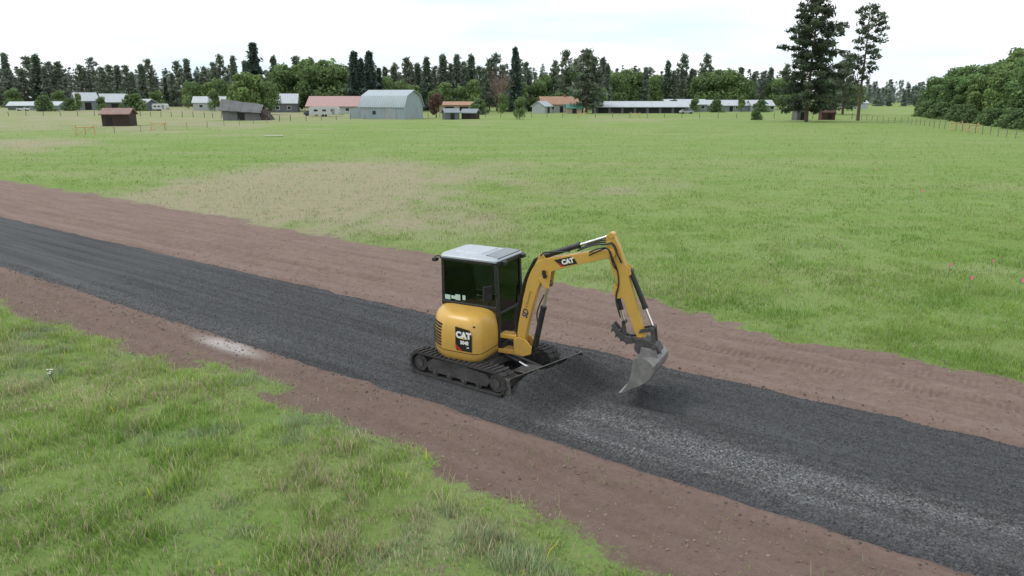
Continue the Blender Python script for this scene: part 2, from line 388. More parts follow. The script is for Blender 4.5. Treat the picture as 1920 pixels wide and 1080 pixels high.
# ------------------------------------------------------------------ grass
def blades(name,X,Y,h,w,col,mat,lean=.5):
    K=len(X); Z=ground_z(X,Y)-.01; a=rng.random(K)*6.283; b=a+rng.normal(0,1,K)*.6+1.57
    dx,dy=np.cos(a)*w/2,np.sin(a)*w/2; ln=h*lean*(.3+rng.random(K)); lx,ly=np.cos(b)*ln,np.sin(b)*ln
    P=np.zeros((K,5,3))
    P[:,0]=np.stack([X-dx,Y-dy,Z],-1);P[:,1]=np.stack([X+dx,Y+dy,Z],-1)
    P[:,2]=np.stack([X+dx*.8+lx*.35,Y+dy*.8+ly*.35,Z+h*.6],-1);P[:,3]=np.stack([X-dx*.8+lx*.35,Y-dy*.8+ly*.35,Z+h*.6],-1)
    P[:,4]=np.stack([X+lx,Y+ly,Z+h],-1)
    T=np.array([[0,1,2],[0,2,3],[3,2,4]])
    F=(T[None]+(np.arange(K)*5)[:,None,None]).reshape(-1,3)
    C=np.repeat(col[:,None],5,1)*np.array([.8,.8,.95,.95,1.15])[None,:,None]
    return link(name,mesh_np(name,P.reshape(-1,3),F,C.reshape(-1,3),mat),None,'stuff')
def gcol(X,Y,K,near):
    A=np.array([.22,.385,.07]);B=np.array([.36,.51,.13]);C=np.array([.33,.42,.27]);Dr=np.array([.60,.53,.35])
    a=fbm(X*.5,Y*.5,51)[:,None]; c=A+(B-A)*np.clip((a-.25)*2,0,1)
    sage=ss(.60,.72,fbm(X*.7+9,Y*.7,55))[:,None]*near; c=c+(C-c)*sage*.8
    pd=np.clip(drym(X,Y)*.8+.06+near*(.07+.42*ss(.48,.7,fbm(X*.6,Y*.6,57))),0,.9)
    m=(rng.random(K)<pd)[:,None]; c=np.where(m,Dr*(.6+.6*rng.random((K,1))),c)
    return c*(.75+.5*rng.random((K,1)))
GM=M_col('grass_blade',.7,(1,1,1),.5,.4)
K=360000
s=-27+33*rng.random(K); n=1.5+7.9*rng.random(K); X,Y=to_xy(s,n)
cl=fbm(X*2.2,Y*2.2,61,3); d=dirtm(X,Y)
ok=(np.abs(X)<.85*(Y+1.5))&(Y>5.)&(rng.random(K)<(.2+.9*ss(.3,.65,cl))*np.clip(1.03-d*1.12,0.018,1))
X,Y=X[ok],Y[ok];K=len(X);cl=cl[ok]; d=d[ok]
big=ss(.52,.7,fbm(X*.8,Y*.8,63,3)); tuft=ss(.62,.78,fbm(X*3.3,Y*3.3,64,2))
h=(.035+.08*rng.random(K)+.10*ss(.45,.8,cl)*rng.random(K)+.13*big*rng.random(K)+.2*tuft*rng.random(K))*(1-.5*np.clip(d*2,0,1)); tall=rng.random(K)<.015; h=np.where(tall,h+.18,h)
col=gcol(X,Y,K,1.); col=np.where(tall[:,None],np.array([.48,.45,.26]),col)
fl=(rng.random(K)<.0012); col=np.where(fl[:,None],np.array([.85,.75,.08]),col)
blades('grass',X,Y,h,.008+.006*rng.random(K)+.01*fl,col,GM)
K=330000
rr=1/(1/150+(1/12.5-1/150)*rng.random(K)); X=rr*(rng.random(K)*1.7-.85); Y=rr
s,n=to_sn(X,Y); d=dirtm(X,Y); dr=drym(X,Y)
cl=fbm(X*1.1,Y*1.1,71,4)
ok=(n>15)&(rng.random(K)<(.3+ss(.35,.6,cl))*np.clip(1.03-d*1.2,0.006,1)*(1-.6*dr)*(1-.6*ss(40,110,Y)))
X,Y,rr,cl,d=X[ok],Y[ok],rr[ok],cl[ok],d[ok];K=len(X)
h=(.05+.08*rng.random(K)+.12*ss(.5,.8,cl)*rng.random(K))*(1-.5*np.clip(d*2,0,1))*(1+rr/200)
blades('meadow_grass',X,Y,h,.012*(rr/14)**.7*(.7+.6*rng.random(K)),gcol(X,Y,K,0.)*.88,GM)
# ------------------------------------------------------------------ trees
LEAF=M_col('foliage',.8,(1,1,1),.35,.3)
BARK=M_basic('bark',(.12,.085,.065),.95,0,.35,3,None,.03)
def diamonds(c,a,b): 
    V=np.stack([c+a,c+b,c-a,c-b],1).reshape(-1,3); F=np.arange(len(c)*4).reshape(-1,4); return V,F
def rand_unit(K):
    v=rng.normal(size=(K,3)); return v/np.linalg.norm(v,axis=1,keepdims=True)
def conifer(name,H,Rr,base,nb,k,leaf,colr,open_=.0,power=.8):
    t=rng.random(nb)**1.15
    az=rng.random(nb)*6.283
    z=H*(base+(1-base)*t)
    env=Rr*((1-t)**power) 
    layer=.75+.35*np.sin(t*H*2.2+az*1.0)
    env=env*(.55+.55*rng.random(nb))*layer+.25
    if open_: 
        keep=(fbm(az*1.2,z*.45,int(H*7)%97,2)>open_); t,az,z,env=t[keep],az[keep],z[keep],env[keep]; nb=len(t)
    q=rng.random((nb,k))**.6; sh=.6+.7*rng.random((nb,1))
    ca,sa=np.cos(az)[:,None],np.sin(az)[:,None]; e=env[:,None]
    lift=-.28
    jit=rng.normal(size=(nb,k,3))*leaf*.55
    c=np.stack([ca*q*e,sa*q*e,z[:,None]+lift*q*e+0*ca],-1)+jit
    c=c.reshape(-1,3); K=len(c)
    rad=np.stack([np.repeat(ca,k,1),np.repeat(sa,k,1),np.full((nb,k),lift*1.2)],-1).reshape(-1,3)
    a=(rad+rand_unit(K)*.6); a=a/np.linalg.norm(a,axis=1,keepdims=True)
    b=np.cross(a,rand_unit(K)); b/=np.linalg.norm(b,axis=1,keepdims=True)
    L=leaf*(.5+.8*rng.random((K,1)))
    V,F=diamonds(c,a*L,b*L*.42)
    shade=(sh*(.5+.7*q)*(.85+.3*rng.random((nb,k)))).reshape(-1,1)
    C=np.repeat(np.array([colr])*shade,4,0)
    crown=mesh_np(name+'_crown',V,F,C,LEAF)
    mb=MB(); r0=H*.014+.1; pts=[(0,0,-.4),(random.uniform(-.1,.1),0,H*.35),(random.uniform(-.15,.15),.1,H*.7),(0,0,H*.97)]
    for i in range(3): mb.cyl(pts[i],pts[i+1],r0*(1-i*.3),r0*(1-(i+1)*.3),8)
    for i in range(10):
        tt=base*.6+(1-base*.6)*random.random()*.8; a=random.random()*6.28; l=Rr*(1-tt)*.9
        mb.cyl((0,0,H*tt),(math.cos(a)*l,math.sin(a)*l,H*tt-l*.2),r0*.22,.02,5)
    return crown,mb
def pine(name,H,prof,base,limbs,tufts,k,leaf,tr_,colr,up=.12):
    mb=MB(); r0=H*.013+.08; pts=[(0,0,-.4),(.12,0,H*.3),(-.12,.15,H*.65),(.1,0,H*.97)]
    for i in range(3): mb.cyl(pts[i],pts[i+1],r0*(1-i*.3),max(.05,r0*(1-(i+1)*.3)),9)
    cs=[];C=[]
    for i in range(limbs):
        t=(i+random.random())/limbs; z=H*(base+(1-base)*t); az=i*2.4+random.uniform(-.6,.6)
        L_=np.interp(t,[p[0] for p in prof],[p[1] for p in prof])*random.uniform(.5,1.15)
        droop=random.uniform(-.05,.28)*(1-t)-up*t*1.5
        tip=Vector((math.cos(az)*L_,math.sin(az)*L_,z-droop*L_))
        mb.cyl((0,0,z-.3),tip,r0*.22*(1.1-t)+.03,.03,5)
        nt_=max(2,int(tufts*L_/4)); sh0=random.uniform(.7,1.15)
        for j in range(nt_):
            q=1-.75*j/nt_+random.uniform(-.08,.05); c0=Vector((0,0,z-.3)).lerp(tip,q)+Vector((random.uniform(-1,1),random.uniform(-1,1),random.uniform(-.1,.5)))*(.25*tr_+ .12*L_*(1-q))
            u=rand_unit(k)*(rng.random((k,1))**.45)*tr_*random.uniform(.7,1.2)*np.array([1,1,.62]); 
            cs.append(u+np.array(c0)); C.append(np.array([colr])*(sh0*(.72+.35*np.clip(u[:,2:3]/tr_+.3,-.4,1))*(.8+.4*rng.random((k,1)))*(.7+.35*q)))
    c=np.concatenate(cs);C=np.concatenate(C);K=len(c); a=rand_unit(K)+np.array([0,0,.3]);b=np.cross(a,rand_unit(K));b/=np.linalg.norm(b,axis=1,keepdims=True)
    L=leaf*(.5+.8*rng.random((K,1))); V,F=diamonds(c,a*L,b*L*.33)
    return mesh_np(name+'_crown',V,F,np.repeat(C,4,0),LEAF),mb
def broad(name,H,Rr,base,lobes,k,leaf,colr):
    cs=[];C=[]
    for i in range(lobes):
        a=random.random()*6.28; t=random.random(); rr_=Rr*.62*math.sqrt(random.random())*(1.15-.55*t)
        cz_=H*(base+.18+(.82-base)*t*.88); lr=Rr*random.uniform(.26,.5)*(1.1-.4*t)
        u=rand_unit(k); rad=(.6+.55*rng.random((k,1)))*lr; u2=u*np.array([1,1,.9])
        p=u2*rad+np.array([math.cos(a)*rr_,math.sin(a)*rr_,cz_-lr*.3]); p[:,2]=np.clip(p[:,2],.2,None)
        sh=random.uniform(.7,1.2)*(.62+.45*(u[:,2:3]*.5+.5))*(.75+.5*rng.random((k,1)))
        cs.append(p);C.append(np.array([colr])*sh)
    c=np.concatenate(cs);C=np.concatenate(C);K=len(c)
    a=rand_unit(K);b=np.cross(a,rand_unit(K));b/=np.linalg.norm(b,axis=1,keepdims=True)
    L=leaf*(.5+.8*rng.random((K,1)))
    V,F=diamonds(c,a*L,b*L*.6)
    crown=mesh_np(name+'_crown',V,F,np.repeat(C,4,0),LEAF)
    mb=MB(); r0=H*.018+.06
    mb.cyl((0,0,-.4),(.1,0,H*.3),r0,r0*.75,8); mb.cyl((.1,0,H*.3),(0,.1,H*.65),r0*.75,r0*.35,7)
    for i in range(7):
        a=random.random()*6.28; l=Rr*.6; z=H*random.uniform(.2,.5); mb.cyl((.05,0,z),(math.cos(a)*l,math.sin(a)*l,z+H*.28),r0*.35,.03,5)
    return crown,mb
def bare(name,H,Rr):
    mb=MB(); mb.cyl((0,0,-.3),(0,0,H*.4),H*.02,H*.013,7)
    tw=MB()
    for i in range(60):
        a=random.random()*6.28; z=H*random.uniform(.25,.75); l=Rr*random.uniform(.5,1)
        e=Vector((math.cos(a)*l,math.sin(a)*l,z+H*random.uniform(.15,.3))); tw.cyl((0,0,z*.9),e,.06,.02,4)
        for j in range(5):
            q=Vector((0,0,z*.9)).lerp(e,random.uniform(.4,1)); tw.cyl(q,q+Vector((random.uniform(-1,1),random.uniform(-1,1),random.uniform(.2,1.2))),.03,.01,3)
    return tw,mb
KINDS={}
def mk(kind,crown,mb,Href,label,nm):
    tr=mb.obj(kind+'_trunk_src',BARK); tm=tr.data; bpy.data.objects.remove(tr)
    if isinstance(crown,MB):
        cr=crown.obj('c',M_basic('twigs',(.24,.16,.14),.9,0,.3,2)); cm=cr.data; bpy.data.objects.remove(cr); crown=cm
    KINDS[kind]=(crown,tm,Href,label,nm)
mk('fir0',*conifer('f0',18,3.9,.05,420,9,.6,(.155,.205,.145)),18,'tall dark green conifer at the edge of the meadow','conifer_tree')  # fir colours lightened and greyed: distance haze put into the foliage
mk('fir1',*conifer('f1',18,3.2,.06,400,8,.6,(.19,.235,.18),.22),18,'slim grey-green conifer in the tree belt','conifer_tree')
mk('fir2',*pine('f2',18,[(0,3.2),(.3,3.9),(.6,3.0),(1,.5)],.12,44,4,16,.62,1.0,(.21,.26,.18)),18,'open-crowned grey-green pine in the tree belt','conifer_tree')
mk('fir3',*pine('f3',18,[(0,2.4),(.3,3.4),(.7,2.6),(1,.6)],.22,36,4,16,.6,.95,(.22,.26,.21)),18,'ragged dull green pine in the tree belt','conifer_tree')
mk('spruce',*conifer('sp',18,4.6,.03,650,10,.6,(.085,.125,.10)),18,'dense dark spruce beside the farm buildings','spruce_tree')
mk('bigpine',*pine('bp',28,[(0,5.2),(.15,6.8),(.4,7.4),(.6,6.0),(.8,4.2),(.93,2.4),(1,.8)],.10,98,5.2,28,.5,1.0,(.115,.15,.095)),28,'very tall dark pine by the pasture fence','pine_tree')
mk('slimpine',*pine('slp',25,[(0,2.0),(.2,3.2),(.5,4.2),(.8,3.4),(1,1.2)],.36,40,4.5,22,.5,.9,(.14,.175,.12),.25),25,'tall slim pine with bare lower trunk','pine_tree')
mk('broad0',*broad('b0',12,5.5,.1,24,200,.4,(.215,.315,.13)),12,'round leafy green tree among the farm buildings','broadleaf_tree')
mk('broad1',*broad('b1',12,4.6,.12,20,200,.38,(.27,.38,.15)),12,'bright green leafy tree among the farm buildings','broadleaf_tree')
mk('broad2',*broad('b2',12,4.4,.02,32,220,.32,(.22,.34,.135)),12,'bushy leafy tree in the dense grove beside the fence','broadleaf_tree')
mk('redtree',*broad('rt',8,2.6,.05,12,160,.32,(.23,.15,.12)),8,'small rusty brown tree beside the metal barn','broadleaf_tree')
mk('bush',*broad('bu',4,3.2,-.1,14,190,.26,(.20,.30,.13)),4,'low rounded green bush by the fence line','bush')
mk('bare',*bare('br',13,4),13,'leafless reddish brown tree behind the sheds','bare_tree')
def tree(kind,X,Y,h,wide=1.,group='trees around the farmstead'):
    crown,tm,Href,label,nm=KINDS[kind]; k=h/Href
    e=empty(nm,(X,Y,0),random.random()*6.28,label,'bush' if nm=='bush' else 'tree',group); e.scale=(k*wide,k*wide,k)
    for part,me_ in(('trunk',tm),('crown',crown)):
        o=bpy.data.objects.new(part,me_); COL.objects.link(o); o.parent=e
def B(t,Y): return t*Y
L=[(-.338,300,25,'spruce',1.),(-.365,330,22,'fir1',.9),(-.312,310,21,'fir0',.9),
(-.30,295,19,'broad0',1.1),(-.27,295,20,'broad1',1.1),(-.248,290,20.5,'broad0',1.1),(-.228,295,18,'broad1',1),(-.285,300,18,'broad0',1.1),(-.26,300,19,'broad0',1.1),
(-.352,235,13,'broad1',1.1),(-.335,240,12.5,'broad1',1.),(-.322,238,11,'broad0',.8),
(-.207,268,20,'spruce',1.05),(-.187,268,20,'spruce',1.05),(-.198,274,18,'spruce',1.),(-.175,275,15,'spruce',.9),
(-.155,300,17,'fir1',1.1),(-.137,300,20,'fir2',1.1),(-.124,305,18,'fir1',1.1),(-.112,300,20,'fir0',1.),(-.101,305,17,'fir3',1.1),(-.0905,300,21,'fir1',1.1),(-.081,305,18,'fir2',1.),(-.072,300,21,'fir1',1.),(-.063,305,17,'fir3',1.),(-.0535,300,21,'fir0',1.),(-.043,305,17,'fir2',1),
(-.03,290,19,'fir2',1.),(-.02,290,21,'fir3',1.2),(.0045,280,22,'spruce',.8),(.022,290,15,'fir1',1.),
(-.015,268,15,'bare',1.2),(.035,290,12,'broad0',1.),(.043,300,15,'broad0',.9),(.056,300,16,'fir2',1),(.0705,290,22,'fir2',1.05),(.085,290,18,'broad0',.8),(.099,255,20.5,'fir2',1.3),(.093,258,19,'fir3',1.3),(.108,257,18,'fir2',1.2),
(.125,310,18,'fir1',1),(.138,320,16,'broad0',1),(.15,325,18,'broad0',1.1),(.166,325,16,'broad1',1.),(.176,320,17,'fir1',1),
(.19,330,15,'broad1',1),(.2045,330,20,'fir0',.9),(.213,330,16,'fir1',1),(.2247,335,23,'fir2',1.),(.236,335,17,'fir1',.9),(.2548,335,23,'fir2',1.),(.262,335,18,'fir3',1.),
(.256,325,17,'broad0',1.1),(.272,325,18,'broad0',1.1),(.288,325,17,'broad1',1.1),(.303,325,15,'broad0',1.),(.318,330,15,'fir1',1),(.332,330,16,'fir3',1),(.345,330,14,'broad0',1),(.36,320,14,'broad0',1.),
(.43,240,16,'fir3',1.1),(.44,235,18,'fir2',1.2),(.452,300,12,'broad0',1),(.42,250,15,'broad0',.8),
(-.101,205,8.5,'redtree',.9),(.0105,190,6.0,'broad0',.75),(.098,300,12,'broad0',1),
(-.5,300,6.5,'bush',1.3),(-.62,290,6,'bush',1),(-.395,290,9,'broad0',.7),(-.37,280,10,'broad1',.8),(-.012,250,7,'broad0',.7),(.062,275,7,'bush',.8),(-.045,240,5,'bush',1),
(-.47,370,9,'broad0',1.),(-.43,370,10,'broad1',1.),(-.60,370,9,'broad0',1.),(-.66,370,10,'broad0',1.),(-.10,280,9,'broad0',1.),(-.13,285,10,'broad1',1.),(.12,300,9,'broad1',1.),
(.215,272,4.5,'bush',1.),(.243,274,5.5,'broad0',.8),(.272,272,4.5,'bush',1.),(.305,274,6,'broad1',.8),(.33,274,4.5,'bush',1.),(-.545,300,6,'broad0',.9),(-.585,300,5,'bush',1.),(-.575,298,7,'broad1',.7),
(-.165,282,13,'broad1',1.),(-.147,285,12,'broad0',1.),(-.088,284,11,'broad1',1.),(-.066,284,10,'broad0',1.1),(-.05,282,12,'broad1',.9),(.013,284,11,'broad1',1.),(-.42,340,13,'broad0',1.),(-.40,338,12,'broad1',1.),(-.383,335,14,'broad0',1.)]
for t,Y_,h,k_,w in L: tree(k_,B(t,Y_),Y_,h,w)
tree('bigpine',67.5,172,29.5,1.,'two tall pines by the pasture'); tree('slimpine',83,180,26,1.,'two tall pines by the pasture')
tree('bush',60.5,186,3,.8)
t=-.76
while t<-.35:
    Yd=400+random.uniform(-25,30)
    gap=-.415<t<-.385
    tree(random.choice(['fir0','fir1','fir2','fir3','fir1','fir2','fir3']),t*Yd,Yd,random.uniform(15,27)*(.8 if gap else 1),random.uniform(.95,1.3),'conifers in the tree belt')
    t+=random.uniform(.005,.0135)
t=-.35
while t<.37:
    Yd=375+random.uniform(-20,30); kd=random.choice(['fir1','fir2','fir3','fir0','fir2','broad0'])
    tree(kd,t*Yd,Yd,random.uniform(14,25)*(1 if t<.15 else .85)*(.8 if kd=='broad0' else 1),random.uniform(.95,1.3),'conifers in the tree belt')
    t+=random.uniform(.009,.021)
for i in range(34):
    u=i/33; yy=110+u*122; xx=87+u*40+random.uniform(0,6)+(7 if i%3==0 else 0)
    tree(random.choice(['broad2','broad2','broad1']),xx,yy,random.uniform(9,12)+(3 if i%3==0 else 0),random.uniform(.85,1.15),'leafy grove beside the fence')
for i in range(12):
    u=i/11; tree('broad2' if i%2 else 'broad1',104+u*40,112+u*110,random.uniform(16,20)+1.5*(1-u),1.,'leafy grove beside the fence')
for i in range(16):
    u=i/15; tree('bush',83+u*37+random.uniform(-1,1),112+u*108,random.uniform(3,4.5),1.1,'leafy grove beside the fence')
# far woodland as one mass; distance haze is put into the row colours
VV=[];FF=[];CC=[];o=0
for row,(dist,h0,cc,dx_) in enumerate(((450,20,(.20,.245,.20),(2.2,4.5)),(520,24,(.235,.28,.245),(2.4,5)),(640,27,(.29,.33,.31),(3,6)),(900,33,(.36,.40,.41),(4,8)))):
    xx=-dist*.95
    while xx<dist*.95:
        H=h0*random.uniform(.65,1.12)
        if xx>dist*.17: H*=.85
        if xx>dist*.37: H*=.75
        Rr=H*random.uniform(.13,.24); nq=100
        t=rng.random(nq); a=rng.random(nq)*6.283; rad=Rr*(1-t)**.7*(.5+.6*rng.random(nq))
        c=np.stack([xx+np.cos(a)*rad,dist+random.uniform(-25,25)+np.sin(a)*rad,H*(.02+.98*t)],-1)
        aa=rand_unit(nq)*np.array([1,1,.5])*1.6;bb=np.cross(aa,rand_unit(nq))*.55
        V,F=diamonds(c,aa,bb); VV.append(V);FF.append(F+o);o+=len(V)
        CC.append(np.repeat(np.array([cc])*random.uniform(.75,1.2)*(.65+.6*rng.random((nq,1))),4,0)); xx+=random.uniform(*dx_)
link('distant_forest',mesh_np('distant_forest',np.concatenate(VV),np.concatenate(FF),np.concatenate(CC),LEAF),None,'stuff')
# ------------------------------------------------------------------ buildings
WIN=M_basic('window_glass',(.03,.035,.04),.1,0,.1,1)
WDARK=M_basic('dark_opening',(.02,.02,.02),.9,0,.1,1)  # solid near-black panel; shade inside open bays and doorways painted as colour
def wallm(name,c,per=.25): return M_corr(name,c,per,0,tuple(x*.7 for x in c),.15,.8)
def gable(name,label,cat,X,Y,w,d,hw,hr,yaw,wm,rm,over=.5,doors=(),wins=(),gdoors=(),chim=False,group=None,trim=None):
    e=empty(name,(X,Y,0),R(yaw),label,cat,group)
    mb=MB(); mb.add([(-w/2,-d/2,-.3),(w/2,-d/2,-.3),(w/2,d/2,-.3),(-w/2,d/2,-.3),(-w/2,-d/2,hw),(w/2,-d/2,hw),(w/2,d/2,hw),(-w/2,d/2,hw),(-w/2,0,hw+hr),(w/2,0,hw+hr)],
      [(0,1,5,4),(2,3,7,6),(1,2,6,9,5),(3,0,4,8,7),(3,2,1,0)]); mb.obj('wall',wm,e)
    th=.18; k=hr/(d/2); yo=d/2+over; mb=MB(); xo=w/2+over
    for sg in(-1,1):
        p=[(-xo,0,hw+hr+.02),(xo,0,hw+hr+.02),(xo,sg*yo,hw-k*over+.02),(-xo,sg*yo,hw-k*over+.02)]
        q=[(a,b,c+th) for a,b,c in p]
        (mb.hexa(p,q) if sg<0 else mb.hexa(p[::-1],q[::-1]))
    ro=mb.obj('roof',rm,e)
    if chim: MB().box((w*.2,0.,hw+hr+.3),(.7,.7,1.4)).obj('chimney',M_basic('brick_chimney',(.25,.12,.09),.9),ro)
    for x,ww,hh in doors: 
        MB().box((x,-d/2-.03,hh/2),(ww,.1,hh)).obj('door',trim or WDARK,e)
    for x,z,ww,hh in wins:
        wo=MB().box((x,-d/2-.02,z),(ww,.06,hh)).obj('window',WIN,e)
        f=MB(); 
        for sx in(-1,1): f.box((x+sx*(ww/2+.05),-d/2-.04,z),(.1,.12,hh+.2))
        for sz in(-1,1): f.box((x,-d/2-.045,z+sz*(hh/2+.05)),(ww,.12,.1))
        f.obj('frame',WHITE,wo)
    for sx,y,ww,hh in gdoors: MB().box((sx*(w/2+.03),y,hh/2),(.1,ww,hh)).obj('door',trim or WDARK,e)
    return e
def boards(name,c): return M_corr(name,c,.3,0,tuple(x*.5 for x in c),.5,.95)
wh=M_basic('white_siding',(.42,.44,.46),.7,0,.12,.5); gr=wallm('grey_siding',(.28,.32,.35)); met=M_corr('metal_roof_sheet',(.50,.545,.59),.6,0,(.34,.31,.29),.2)
metb=M_corr('bluish_metal_sheet',(.33,.40,.45),.6,0,(.27,.23,.2),.15); pink=M_corr('faded_red_roof',(.46,.28,.27),.6,0,(.36,.23,.19),.2)
rust=M_corr('rusty_roof_sheet',(.26,.15,.125),.5,0,(.14,.07,.055),.5); dkw=boards('dark_boards',(.065,.045,.038)); gyw=boards('weathered_boards',(.20,.20,.205))
brr=M_basic('brown_shingles',(.36,.22,.15),.9,0,.15,1); grn=M_basic('green_trim',(.07,.20,.16),.6); tan=M_basic('tan_siding',(.33,.26,.20),.8,0,.15,.5)
dgr=M_basic('dark_grey_siding',(.12,.13,.145),.8,0,.2,.5); redw=boards('dull_red_boards',(.12,.06,.055))
gable('shed','small dark wooden shed with rusty metal roof','shed',-77.5,148,5.,4.2,2.3,.95,8,dkw,rust,.35,doors=((-1.2,1.1,1.8),))
# weathered slumping barn
e=empty('weathered_barn',(-64.2,184,0),R(5),'slumping weathered grey wooden barn with sagging board roof','barn')
MB().hexa([(-5.7,-2.6,-.3),(3.4,-2.6,-.3),(3.4,2.8,-.3),(-5.7,2.8,-.3)],[(-6.0,-2.4,2.6),(2.8,-2.4,2.0),(2.8,2.6,2.3),(-6.0,2.6,2.6)]).obj('wall',gyw,e)
xs_=[-6.5,-4,-1.5,1,3.4]; zs_=[4.9,4.6,4.15,3.95,3.5]; mb=MB()
for i in range(4):
    for sg in(-1,1):
        p=[(xs_[i],0,zs_[i]),(xs_[i+1],0,zs_[i+1]),(xs_[i+1],sg*3.1,zs_[i+1]*.48),(xs_[i],sg*3.1,zs_[i]*.46)]
        q=[(a,b,c+.14) for a,b,c in p]; (mb.hexa(p,q) if sg<0 else mb.hexa(p[::-1],q[::-1]))
mb.obj('roof',gyw,e)
mb=MB()
mb.hexa([(3.3,-2.9,-.2),(5.6,-2.6,-.2),(5.6,2.5,-.2),(3.3,2.6,-.2)],[(3.3,-2.7,2.3),(5.1,-2.5,.5),(5.1,2.4,.6),(3.3,2.4,2.9)]); mb.obj('fallen_wall',dkw,e)
MB().box((-1.5,-2.56,.95),(1.6,.2,1.9)).obj('door',WDARK,e)
# gambrel barn
e=empty('gambrel_barn',(-31.3,196,0),R(-24),'grey-blue metal gambrel barn with lean-to','barn')
W2,D2=6.6,4.6
prof=[(-D2,-.3),(D2,-.3),(D2,3.1),(D2*.72,5.6),(0,7.0),(-D2*.72,5.6),(-D2,3.1)]
mb=MB(); v=[(-W2,y,z) for y,z in prof]+[(W2,y,z) for y,z in prof]; mb.add(v,[tuple(range(7)),tuple(range(13,6,-1)),(0,6,13,7),(1,8,9,2)]); mb.obj('wall',metb,e)
mb=MB(); rp=[(D2+.35,2.9),(D2*.74,5.68),(0,7.12),(-D2*.74,5.68),(-D2-.35,2.9)]
for i in range(4):
    (y0,z0),(y1,z1)=rp[i],rp[i+1]
    p=[(-W2-.4,y0,z0),(W2+.4,y0,z0),(W2+.4,y1,z1),(-W2-.4,y1,z1)]; mb.hexa(p,[(a,b,c+.14) for a,b,c in p])
mb.obj('roof',M_corr('pale_barn_roof',(.42,.49,.54),.7,0,(.3,.28,.27),.15),e)
MB().box((2.6,-D2-.04,1.4),(3.2,.1,2.8)).obj('door',M_corr('barn_door_sheet',(.38,.45,.5),.35),e)
MB().box((-W2-.04,.4,1.5),(.1,2.8,3.)).obj('door',WDARK,e)
MB().box((-2.4,-D2-.03,1.6),(1.0,.08,.9)).obj('window',WIN,e)
mb=MB(); mb.hexa([(-W2-5,-2.5,-.3),(-W2-.05,-2.5,-.3),(-W2-.05,4,-.3),(-W2-5,4,-.3)],[(-W2-5,-2.5,2.),(-W2-.05,-2.5,3.2),(-W2-.05,4,3.2),(-W2-5,4,2.)]); mb.obj('lean_to',metb,e)
gable('farm_building','long low farm building with faded pink-red roof','barn',-59.5,255,17,9,2.6,2.9,-3,wh,pink,.6,doors=((-4,2.6,2.3),),wins=((1,1.4,1.4,1),(5,1.4,1.4,1)))
gable('house','white house with dark gable behind trees','house',-83,275,9.5,8,3.4,3,10,dgr,met,.5,wins=((-2,1.6,1.2,1.2),(2,1.6,1.2,1.2)))
gable('barn','blue-grey barn with pale metal roof','barn',-181,320,8.,8,4.0,3.0,42,gr,met,.6,gdoors=((-1,0,3.,3.2),),doors=((0,2.5,3),))
gable('barn','dark-sided barn with white metal roof','barn',-167,316,9,9,3.5,3.0,36,dgr,met,.6,doors=((0,3,2.6),))
gable('shed','pale low shed roof joined between the barns','shed',-157,322,6,5,2.2,1.3,10,gr,met,.5,doors=((0,2,2),))
gable('farm_building','low outbuilding with weathered white metal roof','shed',-192,312,12,7,2.,1.4,0,gr,met,.5,doors=((3,2,2),))
gable('farm_building','long low pale roofed outbuilding by the conifers','shed',-206,318,10,6,1.9,1.4,8,dgr,met,.5,doors=((0,2,1.7),))
gable('farm_building','small low metal-roofed outbuilding','shed',-148,305,7,6,2.6,1.8,-30,dgr,met,.5)
gable('house','small white house with pale metal roof','house',-124,310,12,8,3.2,2.2,12,wh,met,.5,wins=((-3,1.8,1.3,1.2),(2,1.8,1.3,1.2)))
gable('house','white house with orange-brown shingle roof and porch','house',16.5,272,13,9,3.0,2.4,14,wh,brr,.6,doors=((0,1.2,2.2),),wins=((-3.5,1.7,1.4,1.2),(3.5,1.7,1.4,1.2)),chim=True)
gable('shed','small white outbuilding beside the brown-roofed house','shed',10.5,262,5.5,5,2.3,1.5,60,wh,met,.4,doors=((0,1.4,1.9),))
gable('shed','small green-roofed outbuilding by the house','shed',21,255,5.,4.5,1.8,1.1,0,tan,grn,.4,doors=((0,1.4,1.6),))
e=gable('machine_shed','long open-fronted shed with pale metal roof','shed',44.5,262,31,9,2.2,1.6,-2,dgr,met,.7,doors=tuple((-13+i*4.3,3.4,1.8) for i in range(7)))  # door boxes here are dark panels painted for the shaded open front
gable('farm_building','long white-roofed building among conifers','shed',65,285,15,9,2.7,1.7,3,gr,met,.5,wins=tuple((-6+i*3.,1.7,1.3,1.0) for i in range(5)))
for X_,Y_,w_,l_ in((71,290,8,'white farm building with green gable trim'),(82,289,17,'long white manufactured home with pale metal roof'),(94,286,8,'white farm building with green gable trim')):
    e=gable('farm_building',l_,'house',X_,Y_,w_,8,2.3,1.8,0,gr,met,.5,doors=((1,1.2,1.9),),wins=((-3,1.5,1.4,1.),(3.4,1.5,1.4,1.)))
    if w_<10: MB().prism([(-1.8,2.8),(1.8,2.8),(0,4.1)],-5.3,-4.2).obj('gable_trim',grn,e)
gable('farm_building','low brown open shed with rusty roof','shed',-17.5,262,15,6,2.7,1.0,0,tan,brr,.4,doors=((-4,3,2.2),(1,3,2.2)))
gable('shed','small dark shed with grey metal roof','shed',-15.5,190,3.6,3.4,1.7,.8,20,dgr,gr,.3,doors=((0,1,1.5),))
gable('shed','small black-sided shed with pale roof','shed',-10.6,192,3.8,3.2,1.6,.8,-15,dkw,gr,.3,doors=((0,1,1.4),))
gable('outhouse','narrow weathered grey outhouse by the pine','shed',70.5,184,2.8,2.4,3.1,.7,10,gyw,gyw,.25,doors=((0,.9,1.9),))
gable('shed','low dull red shed by the pine','shed',78,186,3.2,2.6,1.7,.5,-5,redw,redw,.2,doors=((.3,1,1.4),))
gable('farm_building','distant low white farm building','barn',152,345,18,9,2.6,1.6,0,wh,met,.4,doors=((0,3,2),))
